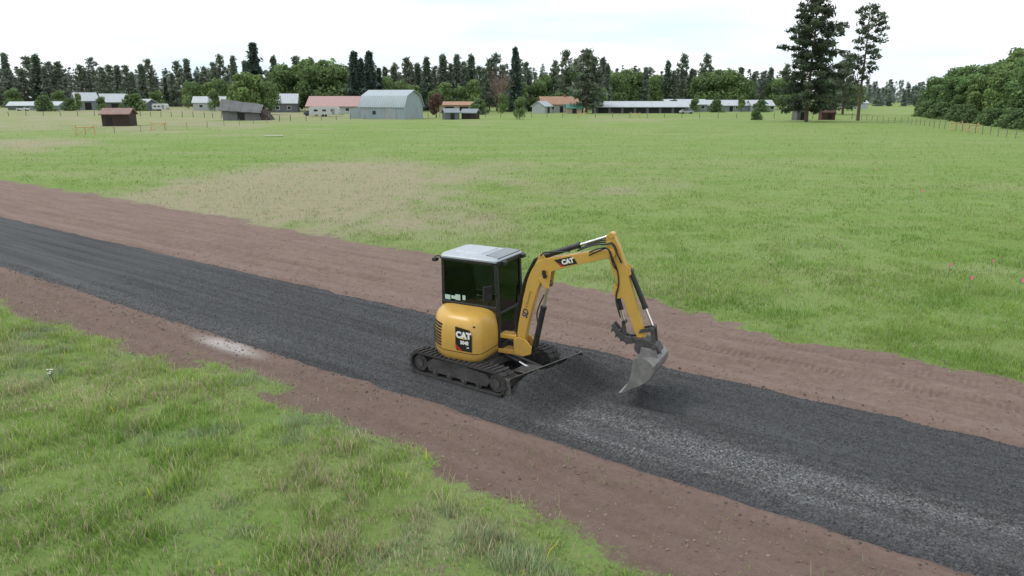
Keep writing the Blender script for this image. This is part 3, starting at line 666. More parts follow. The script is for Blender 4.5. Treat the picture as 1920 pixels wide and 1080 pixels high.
TYRE=M_basic('tyre',(.02,.02,.02),.9)
def trailer(X,Y,yaw,Lh,label,col):
    e=empty('travel_trailer',(X,Y,0),R(yaw),label,'trailer')
    pr=[(-Lh/2,.55),(Lh/2-.3,.55),(Lh/2,1.1),(Lh/2-.15,2.3),(Lh/2-.6,2.75),(-Lh/2+.4,2.75),(-Lh/2,2.4)]
    MB().prism(pr,-1.15,1.15).obj('body',M_basic('trailer_shell',col,.5,0,.06,1),e,None,.08)
    for x in(-2.2,0,2.2): MB().box((x*Lh/8,-1.16,1.75),(1.,.05,.55)).obj('window',WIN,e)
    MB().box((Lh*.3,-1.165,1.45),(.7,.05,1.6)).obj('door',gr,e)
    for x in(-.4,.4): MB().cyl((x,-1.2,.35),(x,-.95,.35),.35).obj('wheel',TYRE,e)
    MB().box((Lh/2+.6,0,.5),(1.3,.12,.12)).obj('hitch',BLK,e)
trailer(-53.5,215,3,8.5,'long white travel trailer parked by the barn',(.5,.51,.52))
trailer(-140,300,-8,6,'white camper trailer parked by the outbuildings',(.55,.55,.55))
def car(X,Y,yaw,label,c):
    e=empty('parked_car',(X,Y,0),R(yaw),label,'car')
    MB().prism([(-2.2,.35),(2.2,.35),(2.25,.75),(1.9,.95),(1.0,1.0),(-1.9,1.02),(-2.25,.8)],-.88,.88).obj('body',M_basic('car_paint',c,.3,.1,.05,1),e,None,.06)
    MB().hexa([(-1.7,-.84,1.0),(1.0,-.84,1.0),(1.0,.84,1.0),(-1.7,.84,1.0)],[(-1.3,-.68,1.48),(.35,-.68,1.48),(.35,.68,1.48),(-1.3,.68,1.48)]).obj('cabin',WIN,e,None,.04)
    for x in(-1.4,1.4):
        for y in(-.8,.8): MB().cyl((x,y-.1,.33),(x,y+.1,.33),.33).obj('wheel',TYRE,e)
car(-195,300,10,'white car parked in the yard',(.55,.55,.55)); car(-205,296,-5,'dark car parked in the yard',(.06,.07,.09)); car(58,250,5,'silver car parked near the open shed',(.4,.42,.44)); car(-60,225,0,'dark car parked behind the collapsed barn',(.05,.06,.1)); car(137,320,0,'white car by the distant building',(.6,.6,.6))
# ------------------------------------------------------------------ fences
POST=M_basic('post_wood',(.22,.19,.165),.9,0,.3,2); NEWW=M_basic('new_lumber',(.55,.37,.19),.8,0,.15,3); WIRE=M_basic('wire',(.22,.22,.22),.6,.5,.1)
def fence(pts,step,label,h=1.3,r=.07,mat=POST,braces=()):
    e=empty('fence',(pts[0][0],pts[0][1],0),0,label,'fence'); ox,oy=pts[0]
    pm=MB().cyl((0,0,-.3),(0,0,h),r,r*.9,7).obj('post',mat); src=pm.data; bpy.data.objects.remove(pm); P=[]
    for i in range(len(pts)-1):
        a=Vector(pts[i]);b=Vector(pts[i+1]);k=max(1,int((b-a).length/step))
        for j in range(k+(i==len(pts)-2)): P.append(a.lerp(b,j/k))
    for p in P:
        o=bpy.data.objects.new('post',src); COL.objects.link(o); o.parent=e; o.location=(p.x-ox,p.y-oy,0)
        o.rotation_euler=(random.uniform(-.05,.05),random.uniform(-.05,.05),random.random()*6); o.scale=(1,1,random.uniform(.85,1.12))
    mb=MB()
    for i in range(len(P)-1):
        for z in(.35,.7,1.05): mb.cyl((P[i].x-ox,P[i].y-oy,z*h/1.3),(P[i+1].x-ox,P[i+1].y-oy,z*h/1.3),.012,.012,4)
    mb.obj('wire',WIRE,e,fix=False)
    for (bx,by,yaw) in braces:
        mb=MB(); 
        for q in(-1.2,1.2): mb.cyl((q,0,-.2),(q,0,1.55),.09,.08,8)
        mb.cyl((-1.2,0,1.2),(1.2,0,1.2),.07,.07,8); mb.cyl((-1.2,.02,.15),(1.2,.02,1.2),.06,.06,8)
        mb.obj('brace',NEWW,e,Matrix.Translation((bx-ox,by-oy,0))@Matrix.Rotation(R(yaw),4,'Z'))
fence([(60,72),(66,90),(84,159),(87,192)],3.2,'wire pasture fence with new timber corner brace',1.35,.06,POST,((74.5,121,20),(76,128,15)))
fence([(87,192),(50,200),(18,204)],4.5,'wire fence on weathered posts along the pasture end',1.4,.09,POST,((33,201,0),(19,203,20)))
fence([(18,204),(-20,208),(-52,176)],4.,'old wire fence in front of the barns',1.3,.09,POST)
fence([(-175,215),(-120,225),(-84,205),(-52,176)],4.5,'long weathered post and wire fence in dry grass',1.5,.11,POST,((-70,192,-35),))
fence([(-64,112),(-57,140),(-52,176)],5.5,'sparse wire fence with timber braces in the meadow',1.2,.05,POST,((-64,112,30),(-60,127,45)))
e=empty('plank',(-34.5,108,.06),R(10),'pale plank lying in the meadow grass','plank'); MB().box((0,0,.12),(2.6,.9,.08)).obj('board',M_basic('pale_board',(.55,.52,.43),.8),e,None,.01)
PINK=M_basic('pink_flag',(.95,.24,.36),.6,0,.05)
for x,y in((14.04,22.86),(15.75,23.4),(13.7,21.2),(15.05,20.96),(23.5,42),(27,55)):
    z=float(ground_z(np.array([x]),np.array([y]))[0]); e=empty('survey_flag',(x,y,z),random.uniform(-.6,.6),'small pink survey flag on a wire stake in grass','flag','pink survey flags in the meadow')
    MB().cyl((0,0,0),(0,0,.5),.006,.006,5).obj('stake',WIRE,e)
    MB().add([(0,0,.5),(.1,.012,.49),(.125,-.01,.43),(.11,.01,.37),(0,0,.38)],[(0,1,2,3,4)]).obj('flag',PINK,e,fix=False)
for x,y in((-9.55,14.15),(-9.35,13.95)):
    z=float(ground_z(np.array([x]),np.array([y]))[0]); e=empty('yarrow_plant',(x,y,z),0,'white-flowered yarrow standing in the grass','plant','white wildflowers')
    mb=MB(); hd=MB()
    for i in range(3):
        t=(random.uniform(-.07,.07),random.uniform(-.07,.07),random.uniform(.18,.25)); mb.cyl((0,0,0),t,.006,.005,5); hd.cyl(t,(t[0],t[1],t[2]+.015),.012,.021,8)
    mb.obj('stem',M_basic('stem',(.08,.14,.04),.8),e); hd.obj('flower',M_basic('petals',(.7,.7,.67),.8),e)
# ------------------------------------------------------------------ EXCAVATOR
ex=empty('excavator',(-.62,14.62,.03),R(-35.8),'yellow compact tracked excavator with black cab on gravel road','excavator')
def track(y):
    x0,x1=-.93,1.06; RO=.25; zc=.275
    def path(r,k=16):
        pts=[]
        for i in range(k+1):
            a=math.pi/2-math.pi*i/k; pts.append((x1+math.cos(a)*r,zc+math.sin(a)*r))
        for i in range(k+1):
            a=-math.pi/2-math.pi*i/k; pts.append((x0+math.cos(a)*r,zc+math.sin(a)*r))
        return pts
    o_=path(RO);i_=path(RO-.045); n_=len(o_); mb=MB(); hw=.18
    vs=[(x,y-hw,z) for x,z in o_]+[(x,y+hw,z) for x,z in o_]+[(x,y-hw,z) for x,z in i_]+[(x,y+hw,z) for x,z in i_]
    f=[]
    for k in range(n_):
        j=(k+1)%n_; f+=[(k,j,n_+j,n_+k),(2*n_+k,3*n_+k,3*n_+j,2*n_+j),(k,2*n_+k,2*n_+j,j),(n_+k,n_+j,3*n_+j,3*n_+k)]
    mb.add(vs,f)
    Ls=x1-x0; per=2*Ls+2*math.pi*RO; nl=46
    for k in range(nl):
        d=per*k/nl
        if d<Ls: p=(x0+d,zc+RO);a=0
        elif d<Ls+math.pi*RO: q=(d-Ls)/RO; p=(x1+math.sin(q)*RO,zc+math.cos(q)*RO);a=q
        elif d<2*Ls+math.pi*RO: p=(x1-(d-Ls-math.pi*RO),zc-RO);a=math.pi
        else: q=(d-2*Ls-math.pi*RO)/RO; p=(x0-math.sin(q)*RO,zc-math.cos(q)*RO);a=math.pi+q
        rot=Matrix.Rotation(a,3,'Y')
        for sy in(-1,1):
            mb.box((p[0]+(.012*sy),y+sy*.09,p[1]),(.05,.178,.06),0,rot@Matrix.Rotation(sy*.12,3,'Z'))
    t=mb.obj('crawler_track',RUB,ex,None,.004,30,1)
    for x,r in((x0,.175),(x1,.18)):
        w=MB(); w.cyl((x,y-.12,zc),(x,y+.12,zc),r,r,24); w.cyl((x,y-.15,zc),(x,y+.15,zc),r*.5,r*.5,18)
        for i in range(8): 
            a=i*math.pi/4; w.cyl((x+math.cos(a)*r*.72,y-.135,zc+math.sin(a)*r*.72),(x+math.cos(a)*r*.72,y+.135,zc+math.sin(a)*r*.72),.016,.016,6)
        if x==x0:
            for i in range(14):
                a=i*2*math.pi/14; w.box((x+math.cos(a)*(r+.012),y,zc+math.sin(a)*(r+.012)),(.04,.06,.035),0,Matrix.Rotation(-a,3,'Y'))
        w.obj('drive_sprocket' if x==x0 else 'idler_wheel',DSTEEL,t,None,.005)
    for x in(-.52,-.14,.24,.62):
        w=MB(); w.cyl((x,y-.13,.14),(x,y+.13,.14),.075,.075,16); w.cyl((x,y-.155,.14),(x,y+.155,.14),.035,.035,10); w.obj('roller',DSTEEL,t,None,.005)
    w=MB(); w.prism([(-.7,.14),(.82,.14),(.90,.26),(.82,.40),(.2,.45),(-.6,.43),(-.78,.3)],y-.125,y+.125); w.obj('track_frame',DSTEEL,t,None,.015)
track(-.80); track(.80)
mb=MB(); mb.box((0.05,0,.38),(1.0,1.25,.16)); mb.box((.05,0,.44),(.7,.8,.12)); mb.cyl((0,0,.44),(0,0,.60),.42,.42,32); mb.obj('undercarriage_frame',DSTEEL,ex,None,.015)
BM=Matrix.Translation((1.44,.06,0))@Matrix.Rotation(R(-9),4,'Z')
mb=MB(); pr=[]
for i in range(9):
    t=i/8; pr.append((.10*(2*t-1)**2-.02,.0+.43*t))
for i in range(8,-1,-1):
    t=i/8; pr.append((.10*(2*t-1)**2-.05,.0+.43*t))
mb.prism(pr,-1.0,1.2); 
for yy in(-1.0,1.2): mb.prism([(-.06,0),(.14,-.0),(.16,.1),(.1,.43),(-.06,.43)],yy-.015,yy+.015)
mb.box((.1,.08,.02),(.03,2.2,.07),1); mb.box((-.06,.03,.2),(.05,1.5,.12))
bl=mb.obj('dozer_blade',[BLADE,STEEL],ex,BM,.004)
mb=MB()
for yy in(-.36,.36):
    mb.hexa([(.35,yy-.05,.28),(1.36,yy-.05,.12),(1.36,yy+.05,.12),(.35,yy+.05,.28)],[(.35,yy-.05,.42),(1.36,yy-.05,.27),(1.36,yy+.05,.27),(.35,yy+.05,.42)])
mb.box((1.15,0,.22),(.12,.7,.1)); mb.box((1.22,-.1,.36),(.35,.5,.03)); mb.obj('blade_arm',DSTEEL,ex,None,.01)
mb=MB(); mb.cyl((.55,.0,.52),(.95,.0,.42),.05,.05,14); mb.cyl((.95,0,.42),(1.32,0,.3),.028,.028,12,1); mb.obj('hydraulic_cylinder',[BLK,CHROME],ex)
UM=Matrix.Rotation(R(7.8),4,'Z')
def foot(ins,z,front=.47,side=.95,Rr=1.0):
    pts=[]
    rc=.22; f=front-ins; sd=side-ins; Rq=Rr-ins
    xs=math.sqrt(max(Rq*Rq-sd*sd,0)); 
    for i in range(9):
        a=-math.pi/2+ (math.pi/2)*i/8; pts.append((f-rc+math.cos(a)*rc,-(sd-rc)+math.sin(a)*rc,z))
    for i in range(9):
        a=(math.pi/2)*i/8; pts.append((f-rc+math.cos(a)*rc,(sd-rc)+math.sin(a)*rc,z))
    a0=math.acos(max(-1,min(1,-xs/Rq)))
    for i in range(41):
        a=a0+(2*math.pi-2*a0)*i/40; pts.append((math.cos(a)*Rq,math.sin(a)*Rq,z))
    return pts
mb=MB(); mb.rings([foot(.20,.50),foot(.10,.515),foot(.05,.55),foot(.015,.64),foot(.0,.76),foot(0,1.02),foot(.010,1.15),foot(.035,1.26),foot(.075,1.35),foot(.14,1.42),foot(.23,1.455),foot(.36,1.47)])
house=mb.obj('body',YEL,ex,UM,0,50)
mb=MB(); mb.rings([foot(-.004,.725),foot(-.004,.737)],cap=False); mb.obj('panel_seam',BLK,house,None)
mb=MB()
for i in range(8):
    z=.80+i*.062
    for ang in (np.linspace(118,152,10)): 
        a=R(ang); rq=1.0-(0 if z<1.05 else (z-1.05)*.12); mb.box((math.cos(a)*(rq+.002),-math.sin(a)*(rq+.002),z),(.02,.07,.034),0,Matrix.Rotation(-a,3,'Z'))
mb.obj('vent',BLK,house)
MB().box((.36,-.935,1.3),(.05,.012,.03)).obj('hood_latch',BLK,house)
# body decal
mb=MB(); cx,cz=.125,1.02; w,h=.38,.50; yy=-.957
poly=[(cx-w/2,cz-h/2+.06),(cx-w/2+.03,cz-h/2),(cx+w/2,cz-h/2),(cx+w/2,cz+h/2-.16),(cx+w/2-.05,cz+h/2-.05),(cx-w/2,cz+h/2-.01)]
mb.add([(a,yy,b) for a,b in poly],[tuple(range(6))],0)
yy-=.003
mb.add([(a,yy,b) for a,b in [(cx-.19,cz-.19),(cx-.19,cz-.12),(cx-.02,cz-.25),(cx-.10,cz-.25)]],[(0,1,2,3)],1)
mb.add([(a,yy,b) for a,b in [(cx-.07,cz-.0),(cx+.06,cz-.0),(cx-.005,cz+.09)]],[(0,1,2)],2)
v,f=text_geo('CAT',.175,0,.012,1.); place2d(mb,v,f,(cx,yy-.003,cz+.075),(1,0,0),(0,0,1),3)
v,f=text_geo('304E',.095,0,.006,1.); place2d(mb,v,f,(cx+.02,yy-.003,cz-.075),(1,0,0),(0,0,1),3)
v,f=text_geo('CR',.045,0,.002,1.); place2d(mb,v,f,(cx+.10,yy-.003,cz-.165),(1,0,0),(0,0,1),3)
mb.obj('emblem_decal',[DECB,RED,YDEC,WHITE],house,None,fix=False)
# cab
xr,xf,xfl=-.88,.385,.50; yn,yf=-.165,.90; zb,zt=1.42,2.42
cab=MB()
def bar(a,b,t=.06,mi=0):
    a=Vector(a);b=Vector(b);d=(b-a); L_=d.length; rot=Vector((0,0,1)).rotation_difference(d).to_matrix(); cab.box((a+b)/2,(t,t,L_),mi,rot)
for y in(yn+.03,yf-.03):
    bar((xr+.03,y,zb),(xr+.03,y,zt),.07); bar((xfl-.01,y,.70),(xf+.02,y,zt),.075); bar((xr,y,zb+.05),(xfl-.05,y,zb+.05),.09); bar((xr,y,zt-.02),(xf+.04,y,zt-.02),.07)
for x in(xr+.03,): bar((x,yn,zb+.05),(x,yf,zb+.05),.09); bar((x,yn,zt-.02),(x,yf,zt-.02),.07)
bar((xf+.03,yn,zt-.02),(xf+.03,yf,zt-.02),.075); bar((xfl-.02,yn,.84),(xfl-.02,yf,.84),.09); bar((xfl-.05,yn,1.36),(xfl-.05,yf,1.36),.05)
cab.box((.0,.37,.80),(.9,1.0,.06)); cab.box((-.88,.38,1.42),(.05,1.0,.1))
cab.box((.50,.37,.66),(.14,1.04,.2))
cabo=cab.obj('cab',BLK,ex,UM,.012)
def pane(name,pts,mat=GLASS,par=None,th=.008):
    a=[Vector(p) for p in pts]; nrm=(a[1]-a[0]).cross(a[2]-a[0]).normalized()*th
    return MB().hexa([p-nrm for p in a],[p+nrm for p in a]).obj(name,mat,par or cabo)
pane('window',[(xr+.06,yn+.015,zb+.1),(xfl-.10,yn+.015,zb+.1),(xf-.01,yn+.015,zt-.05),(xr+.06,yn+.015,zt-.05)])
pane('window',[(xr+.06,yf-.015,zb+.1),(xfl-.10,yf-.015,zb+.1),(xf-.01,yf-.015,zt-.05),(xr+.06,yf-.015,zt-.05)])
pane('window',[(xr+.015,yn+.06,zb+.1),(xr+.015,yf-.06,zb+.1),(xr+.015,yf-.06,zt-.05),(xr+.015,yn+.06,zt-.05)])
pane('windscreen',[(xfl-.052,yn+.06,1.40),(xfl-.052,yf-.06,1.40),(xf+.025,yf-.06,zt-.06),(xf+.025,yn+.06,zt-.06)])
pane('windscreen',[(xfl+.008,yn+.06,.90),(xfl+.008,yf-.06,.90),(xfl-.05,yf-.06,1.33),(xfl-.05,yn+.06,1.33)])
def rr_rect(x0,x1,y0,y1,z,r=.1,k=5):
    p=[]
    for cx_,cy_,a0 in((x1-r,y1-r,0),(x0+r,y1-r,90),(x0+r,y0+r,180),(x1-r,y0+r,270)):
        for i in range(k): a=R(a0+90*i/(k-1)); p.append((cx_+math.cos(a)*r,cy_+math.sin(a)*r,z))
    return p
mb=MB(); mb.rings([rr_rect(xr-.03,xf+.09,yn-.04,yf+.04,zt+.015),rr_rect(xr-.03,xf+.09,yn-.04,yf+.04,zt+.05),rr_rect(xr+.0,xf+.05,yn-.0,yf+.0,zt+.095),rr_rect(xr+.12,xf-.06,yn+.1,yf-.1,zt+.115)])
roof=mb.obj('roof',GREYR,cabo,None,0,40)
mb=MB(); mb.rings([rr_rect(xr+.16,xf-.34,yn+.16,yf-.16,zt+.11,.07),rr_rect(xr+.2,xf-.38,yn+.2,yf-.2,zt+.145,.07)]); mb.obj('roof_hatch',GREYR,roof)
mb=MB(); mb.add([(xf-.25,yn+.12,zt+.14),(xf-.25,yf-.12,zt+.14),(xf+.06,yf-.06,zt+.105),(xf+.06,yn+.06,zt+.105),(xf-.25,yn+.12,zt+.10),(xf-.25,yf-.12,zt+.10),(xf+.06,yf-.06,zt+.06),(xf+.06,yn+.06,zt+.06)],[(0,1,2,3),(7,6,5,4),(0,4,5,1),(1,5,6,2),(2,6,7,3),(3,7,4,0)]); mb.obj('skylight',SKYL,roof,None,.005)
mb=MB(); mb.box((xf+.10,(yn+yf)/2,zt+.02),(.05,1.1,.06)); mb.box(((xr+xf)/2,yn-.045,zt+.0),(1.2,.02,.045)); mb.box((xr-.04,(yn+yf)/2,zt+.0),(.03,1.0,.05)); mb.obj('roof_rail',BLK,roof,None,.006)
mb=MB(); mb.tube([(xr-.02,yn+.1,zt-.02),(xr-.12,yn+.05,zt+.02),(xr-.16,yn-.02,zt-.01)],.012,6); mb.box((xr-.15,yn-.0,zt-.05),(.09,.12,.07)); mb.obj('work_lamp',BLK,cabo,None,.01)
for yy in(yf-.1,yn+.15):
    MB().box((xf+.15,yy,zt),(.09,.12,.08)).obj('work_lamp',BLK,cabo,None,.01)
mb=MB(); mb.tube([(xf+.05,yn,1.75),(xf+.06,yn-.12,1.82),(xf+.0,yn-.24,1.85)],.013,6); mb.box((xf-.01,yn-.27,1.86),(.05,.19,.30),0,Matrix.Rotation(R(-25),3,'Z')); mb.obj('mirror',BLK,cabo,None,.015)
mb=MB(); mb.tube([(xfl+.02,yf-.02,1.1),(xfl+.10,yf-.0,1.15),(xfl+.03,yf,1.7),(xfl-.04,yf,1.72)],.014,6); mb.obj('handrail',BLK,cabo)
for i,(a,b,c_) in enumerate([(-.74,.13,.10),(-.60,.10,.07),(-.49,.12,.12),(-.34,.07,.10)]): MB().box((a,yn+.0,zb+.17+.01*i),(b,.004,c_)).obj('sticker',STICK,cabo)
mb=MB(); mb.box((-.35,.4,1.35),(.5,.5,.14)); mb.box((-.60,.4,1.78),(.13,.46,.72),0,Matrix.Rotation(R(-8),3,'Y')); mb.box((-.64,.4,2.2),(.1,.26,.18)); mb.box((-.3,.08,1.5),(.4,.09,.1)); mb.box((-.3,.72,1.5),(.4,.09,.1)); mb.obj('seat',SEAT,cabo,None,.03)
mb=MB(); mb.cyl((-.05,.08,1.45),(0,.08,1.75),.015); mb.cyl((-.05,.72,1.45),(0,.72,1.75),.015); mb.cyl((.25,.4,.85),(.28,.4,1.3),.012); mb.box((.2,-.02,1.5),(.08,.05,.5)); mb.obj('control_lever',BLK,cabo)
# boom group
BMt=Matrix.Translation((.842,.114,0))@Matrix.Rotation(R(12.5),4,'Z')
mb=MB(); mb.cyl((0,0,.52),(0,0,.98),.10,.10,18); mb.box((-.2,0,.60),(.42,.26,.10)); mb.box((-.2,0,.92),(.42,.26,.09))
for sy in(-1,1): mb.prism([(-.02,.58),(.16,.55),(.34,.62),(.36,.78),(.22,.92),(.05,.96),(-.04,.9)],sy*.15-.02,sy*.15+.02)
mb.box((.1,0,.62),(.2,.28,.08)); mb.obj('swing_bracket',YEL,ex,BMt,.015)
pts=[(.08,.83),(.14,1.2),(.25,1.7),(.38,2.16),(.56,2.43),(.92,2.56),(1.42,2.70),(1.93,2.83)]
hw=[.08,.10,.112,.135,.15,.122,.10,.078]
mb=MB(); mb.prism(ribbon(pts,hw),-.10,.10)
mb.cyl((.08,-.15,.83),(.08,.15,.83),.085,.085,18); mb.cyl((1.93,-.15,2.83),(1.93,.15,2.83),.08,.08,18)
for sy in(-1,1): mb.prism([(.40,2.42),(.46,2.68),(.56,2.68),(.70,2.50)],sy*.07-.012,sy*.07+.012)
for sy in(-1,1): mb.prism([(.46,2.2),(.62,2.02),(.70,2.02),(.74,2.38)],sy*.115-.012,sy*.115+.012)
boom=mb.obj('boom',YEL,ex,BMt,.012)
def pol(mb,o,dx,dy,pts,mi,off=0): mb.add([o+dx*a+dy*b+Vector((0,-off,0)) for a,b in pts],[tuple(range(len(pts)))],mi)
mb=MB(); yy=-.104; th=math.atan2(.14,.48)
dx=Vector((math.cos(th),0,math.sin(th)));dy=Vector((-math.sin(th),0,math.cos(th))); o0=Vector((1.04,yy,2.592))
pol(mb,o0,dx,dy,[(-.24,.08),(-.13,-.08),(.21,-.08),(.18,.02),(.11,.08)],0)
pol(mb,o0,dx,dy,[(-.20,.035),(-.225,.06),(-.12,-.08),(-.05,-.08)],1,.002)
pol(mb,o0,dx,dy,[(-.02,-.04),(.07,-.04),(.025,.01)],2,.003)
v,f=text_geo('CAT',.125,.0,.008,1.); place2d(mb,v,f,o0+Vector((0,-.005,0))+dx*.03,dx,dy,3)
mb.obj('emblem_decal',[DECB,RED,YDEC,WHITE],boom,None,fix=False)
dx=Vector((.24,0,1)).normalized(); dy=Vector((-dx.z,0,dx.x))
mb=MB(); v,f=text_geo('SD',.16,.25,.006,.95); place2d(mb,v,f,Vector((.20,yy-.001,1.45)),dx,dy,0); mb.obj('lettering_decal',[BLUE],boom,None,fix=False)
mb=MB(); v,f=text_geo('& Excavating',.07,.1,.0,1.); place2d(mb,v,f,Vector((.275,yy-.001,1.75))+dy*.02,dx,dy,0)
mb.obj('lettering_decal',[M_basic('brown_lettering',(.12,.08,.05),.6)],boom,None,fix=False)
def hyd(name,a,b,r,frac,y=0,rod=.5):
    a=Vector((a[0],y,a[1]));b=Vector((b[0],y,b[1])); m=a.lerp(b,frac); mb=MB()
    mb.cyl(a,m,r,r,16,0); mb.cyl(m,b,r*rod,r*rod,12,1); mb.cyl(m-(b-a).normalized()*.06,m,r*1.15,r*1.15,16,0)
    for p in(a,b): mb.cyl(p+Vector((0,-.07,0)),p+Vector((0,.07,0)),r*1.05,r*1.05,14,0)
    return mb.obj(name,[BLK,CHROME],ex,BMt)
hyd('hydraulic_cylinder',(.51,2.63),(1.90,3.16),.055,.55)
hyd('hydraulic_cylinder',(.36,.70),(.65,2.09),.058,.66,-.0)
# stick
sp=[(1.87,3.18),(1.94,2.92),(2.07,2.55),(2.31,1.90),(2.58,1.17)]; sh=[.065,.125,.14,.105,.07]
mb=MB(); mb.prism(ribbon(sp,sh),-.075,.075)
mb.cyl((1.90,-.1,3.16),(1.90,.1,3.16),.06,.06,14); mb.cyl((2.58,-.13,1.17),(2.58,.13,1.17),.065,.065,14)
for sy in(-1,1): mb.prism([(2.12,2.66),(2.29,2.58),(2.32,2.46),(2.12,2.3)],sy*.06-.012,sy*.06+.012); mb.prism([(1.99,2.25),(1.97,2.05),(2.04,1.95),(2.24,2.0)],sy*.06-.012,sy*.06+.012)
mb.obj('stick',YEL,ex,BMt,.01)
hyd('hydraulic_cylinder',(2.28,2.50),(2.76,1.45),.05,.66)
hyd('hydraulic_cylinder',(2.03,2.08),(2.20,1.50),.038,.6)
mb=MB()
for sy in(-1,1):
    yy=sy*.10
    mb.hexa([(2.50,yy-.012,1.33),(2.54,yy-.012,1.42),(2.54,yy+.012,1.42),(2.50,yy+.012,1.33)],[(2.75,yy-.012,1.40),(2.77,yy-.012,1.49),(2.77,yy+.012,1.49),(2.75,yy+.012,1.40)])
    mb.hexa([(2.72,yy-.012,1.45),(2.80,yy-.012,1.45),(2.80,yy+.012,1.45),(2.72,yy+.012,1.45)],[(2.77,yy-.012,1.10),(2.85,yy-.012,1.10),(2.85,yy+.012,1.10),(2.77,yy+.012,1.10)])
mb.cyl((2.76,-.14,1.45),(2.76,.14,1.45),.035); mb.obj('bucket_linkage',DSTEEL,ex,BMt,.006)
mb=MB(); mb.prism([(2.45,1.22),(2.60,1.27),(2.87,1.16),(2.95,1.04),(2.85,.92),(2.56,.89),(2.44,1.02)],-.15,.15); mb.cyl((2.82,-.18,1.10),(2.82,.18,1.10),.05); mb.obj('quick_coupler',DSTEEL,ex,BMt,.015)
# bucket: wide shallow grading bucket
prof=[(2.58,.99),(2.73,1.0),(2.86,.95),(2.94,.86),(2.95,.75),(2.90,.64),(2.81,.55),(2.69,.46),(2.55,.38),(2.39,.31)]
Pv=[Vector(p) for p in prof]; inn=[]
for i,p in enumerate(Pv):
    d=(Pv[min(i+1,9)]-Pv[max(i-1,0)]).normalized(); nn=Vector((d.y,-d.x)); inn.append(tuple(p+nn*.02))
mb=MB(); HWb=.66
mb.prism(prof+inn[::-1],-HWb,HWb,0)
side=prof+[(2.47,.46),(2.54,.66),(2.55,.88)]
for sy in(-1,1): mb.prism(side,sy*HWb-.013,sy*HWb+.013,0)
mb.box((2.40,0,.31),(.15,1.34,.025),1,Matrix.Rotation(R(-25),3,'Y'))
for sy in(-1,1): mb.prism([(2.56,.94),(2.58,1.08),(2.86,1.06),(2.92,.91)],sy*.17-.012,sy*.17+.012)
mb.obj('bucket',[M_basic('bucket_steel',(.22,.215,.21),.42,.5,.35,5,(.15,.12,.10),.003),STEEL],ex,BMt@Matrix.Translation((2.6,0,1.0))@Matrix.Rotation(R(-5),4,'X')@Matrix.Translation((-2.6,0,-1.0)),.005)
# thumb
mb=MB()
tp=[(2.47,1.21),(2.30,1.17),(2.12,1.27),(1.99,1.45)]
for sy in(-.09,.09):
    mb.prism(ribbon(tp,[.06,.07,.055,.03]),sy-.016,sy+.016)
    for i,(a,b) in enumerate([(2.30,1.10),(2.19,1.15),(2.09,1.22),(2.01,1.32)]): mb.prism([(a+.04,b+.02),(a-.045,b-.035),(a-.03,b+.05)],sy-.016,sy+.016)
mb.box((2.3,0,1.18),(.05,.18,.08)); mb.box((2.1,0,1.30),(.05,.18,.05)); mb.cyl((2.47,-.14,1.21),(2.47,.14,1.21),.045); mb.prism([(2.26,1.2),(2.2,1.5),(2.16,1.5),(2.16,1.22)],-.05,.05)
mb.obj('thumb',DSTEEL,ex,BMt,.006)
# hoses
mb=MB()
for k in range(4):
    y=-.09+.06*k
    mb.tube([(.05,y,.85),(-.04,y,1.25),(.06,y,1.75),(.19,y,2.2),(.38,y,2.59)],.016)
    mb.tube([(1.25,y,2.82),(1.55,y,2.95+.02*k),(1.80,y,2.99+.03*k),(1.94,y-.05,3.01),(2.04,y-.03,2.84),(2.12,y,2.66)],.015)
for k in range(2):
    y=-.125
    mb.tube([(1.5,y,2.76+.06*k),(1.7,y-.02,2.87+.04*k),(1.88,y-.06,2.92),(1.98,y-.02,2.70-.08*k),(2.05,-.09,2.49),(2.08,-.09,2.24),(2.04,-.085,1.94+.05*k),(2.14,-.085,1.6)],.014)
mb.tube([(.5,-.09,2.66),(.62,-.14,2.75),(.8,-.10,2.76),(1.1,-.06,2.79)],.013)
mb.tube([(.4,-.15,.8),(.52,-.16,1.1),(.46,-.14,1.5),(.6,-.12,1.9)],.014); mb.tube([(.15,.15,.7),(-.05,.2,.62),(-.25,.15,.75)],.02)
mb.obj('hydraulic_hose',BLK,boom)
mb=MB(); mb.cyl((.62,-.13,2.27),(.62,-.17,2.27),.04); mb.box((.60,-.15,2.34),(.06,.05,.09)); mb.obj('work_lamp',BLK,boom)
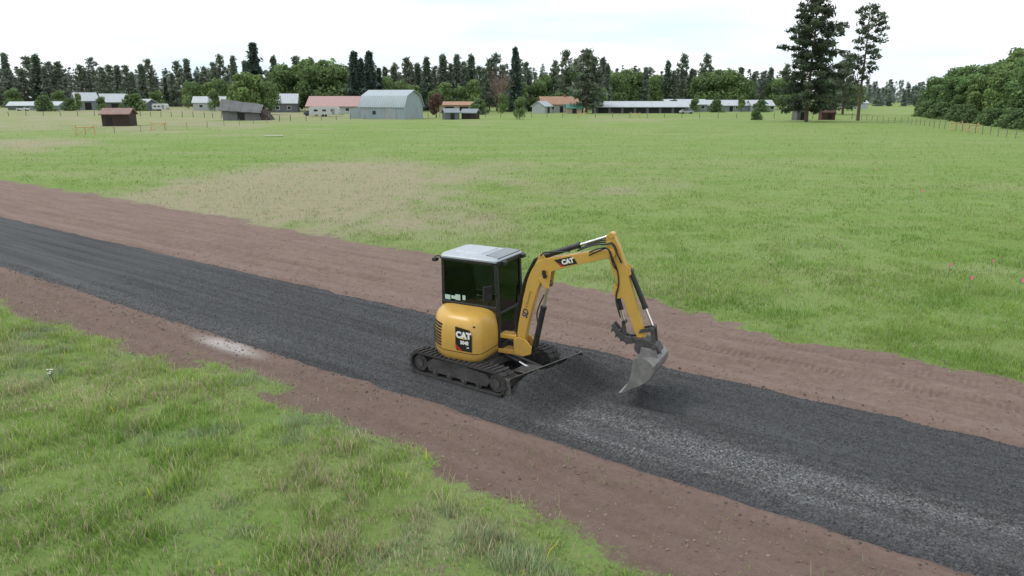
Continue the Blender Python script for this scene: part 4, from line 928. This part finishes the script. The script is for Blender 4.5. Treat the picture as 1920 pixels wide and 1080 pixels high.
# ------------------------------------------------------------------ world, sun, camera
w=bpy.data.worlds.new('World'); scene.world=w; w.use_nodes=True; nt=w.node_tree; nt.nodes.clear()
out=nt.nodes.new('ShaderNodeOutputWorld'); bg=nt.nodes.new('ShaderNodeBackground'); sky=nt.nodes.new('ShaderNodeTexSky'); sky.sky_type='NISHITA'; sky.sun_disc=False
SUN_EL,SUN_AZ=R(56),R(-75)
sky.sun_elevation=SUN_EL; sky.sun_rotation=SUN_AZ; sky.air_density=1.; sky.dust_density=1.
tc=nt.nodes.new('ShaderNodeTexCoord'); mp=nt.nodes.new('ShaderNodeMapping'); mp.inputs['Scale'].default_value=(1,1,7); mp.inputs['Location'].default_value=(.35,.2,.1)
nz=nt.nodes.new('ShaderNodeTexNoise'); nz.inputs['Scale'].default_value=2.2; nz.inputs['Detail'].default_value=5; nz.inputs['Roughness'].default_value=.45
mr=nt.nodes.new('ShaderNodeMapRange'); mr.inputs[1].default_value=.36; mr.inputs[2].default_value=.53; mr.inputs[3].default_value=.15
mx=nt.nodes.new('ShaderNodeMix'); mx.data_type='RGBA'; mx.inputs[7].default_value=(11.3,11.6,11.9,1)
sb=nt.nodes.new('ShaderNodeMix'); sb.data_type='RGBA'; sb.inputs[0].default_value=.85; sb.inputs[7].default_value=(8.6,10.6,11.8,1)
lk=nt.links.new
lk(tc.outputs['Generated'],mp.inputs[0]); lk(mp.outputs[0],nz.inputs['Vector']); lk(nz.outputs[0],mr.inputs[0]); lk(mr.outputs[0],mx.inputs[0]); lk(sky.outputs[0],sb.inputs[6]); lk(sb.outputs[2],mx.inputs[6]); lk(mx.outputs[2],bg.inputs[0]); bg.inputs[1].default_value=.1; lk(bg.outputs[0],out.inputs[0])
sl=bpy.data.lights.new('sun','SUN'); sl.energy=1.4; sl.angle=R(12); sl.color=(1,.96,.9); so=bpy.data.objects.new('sun',sl); COL.objects.link(so)
az=SUN_AZ; dv=Vector((math.sin(az)*math.cos(SUN_EL),math.cos(az)*math.cos(SUN_EL),math.sin(SUN_EL)))
so.rotation_euler=dv.to_track_quat('Z','Y').to_euler(); so.location=(0,0,50)
cd=bpy.data.cameras.new('camera'); cd.lens=25.7; cd.sensor_width=36; cd.clip_end=8000; cd.clip_start=.1
co=bpy.data.objects.new('camera',cd); COL.objects.link(co); co.location=(0,0,5.7); co.rotation_euler=(R(90-14.71),0,0); scene.camera=co
scene.view_settings.view_transform='Standard'; scene.view_settings.look='None'; scene.view_settings.exposure=0
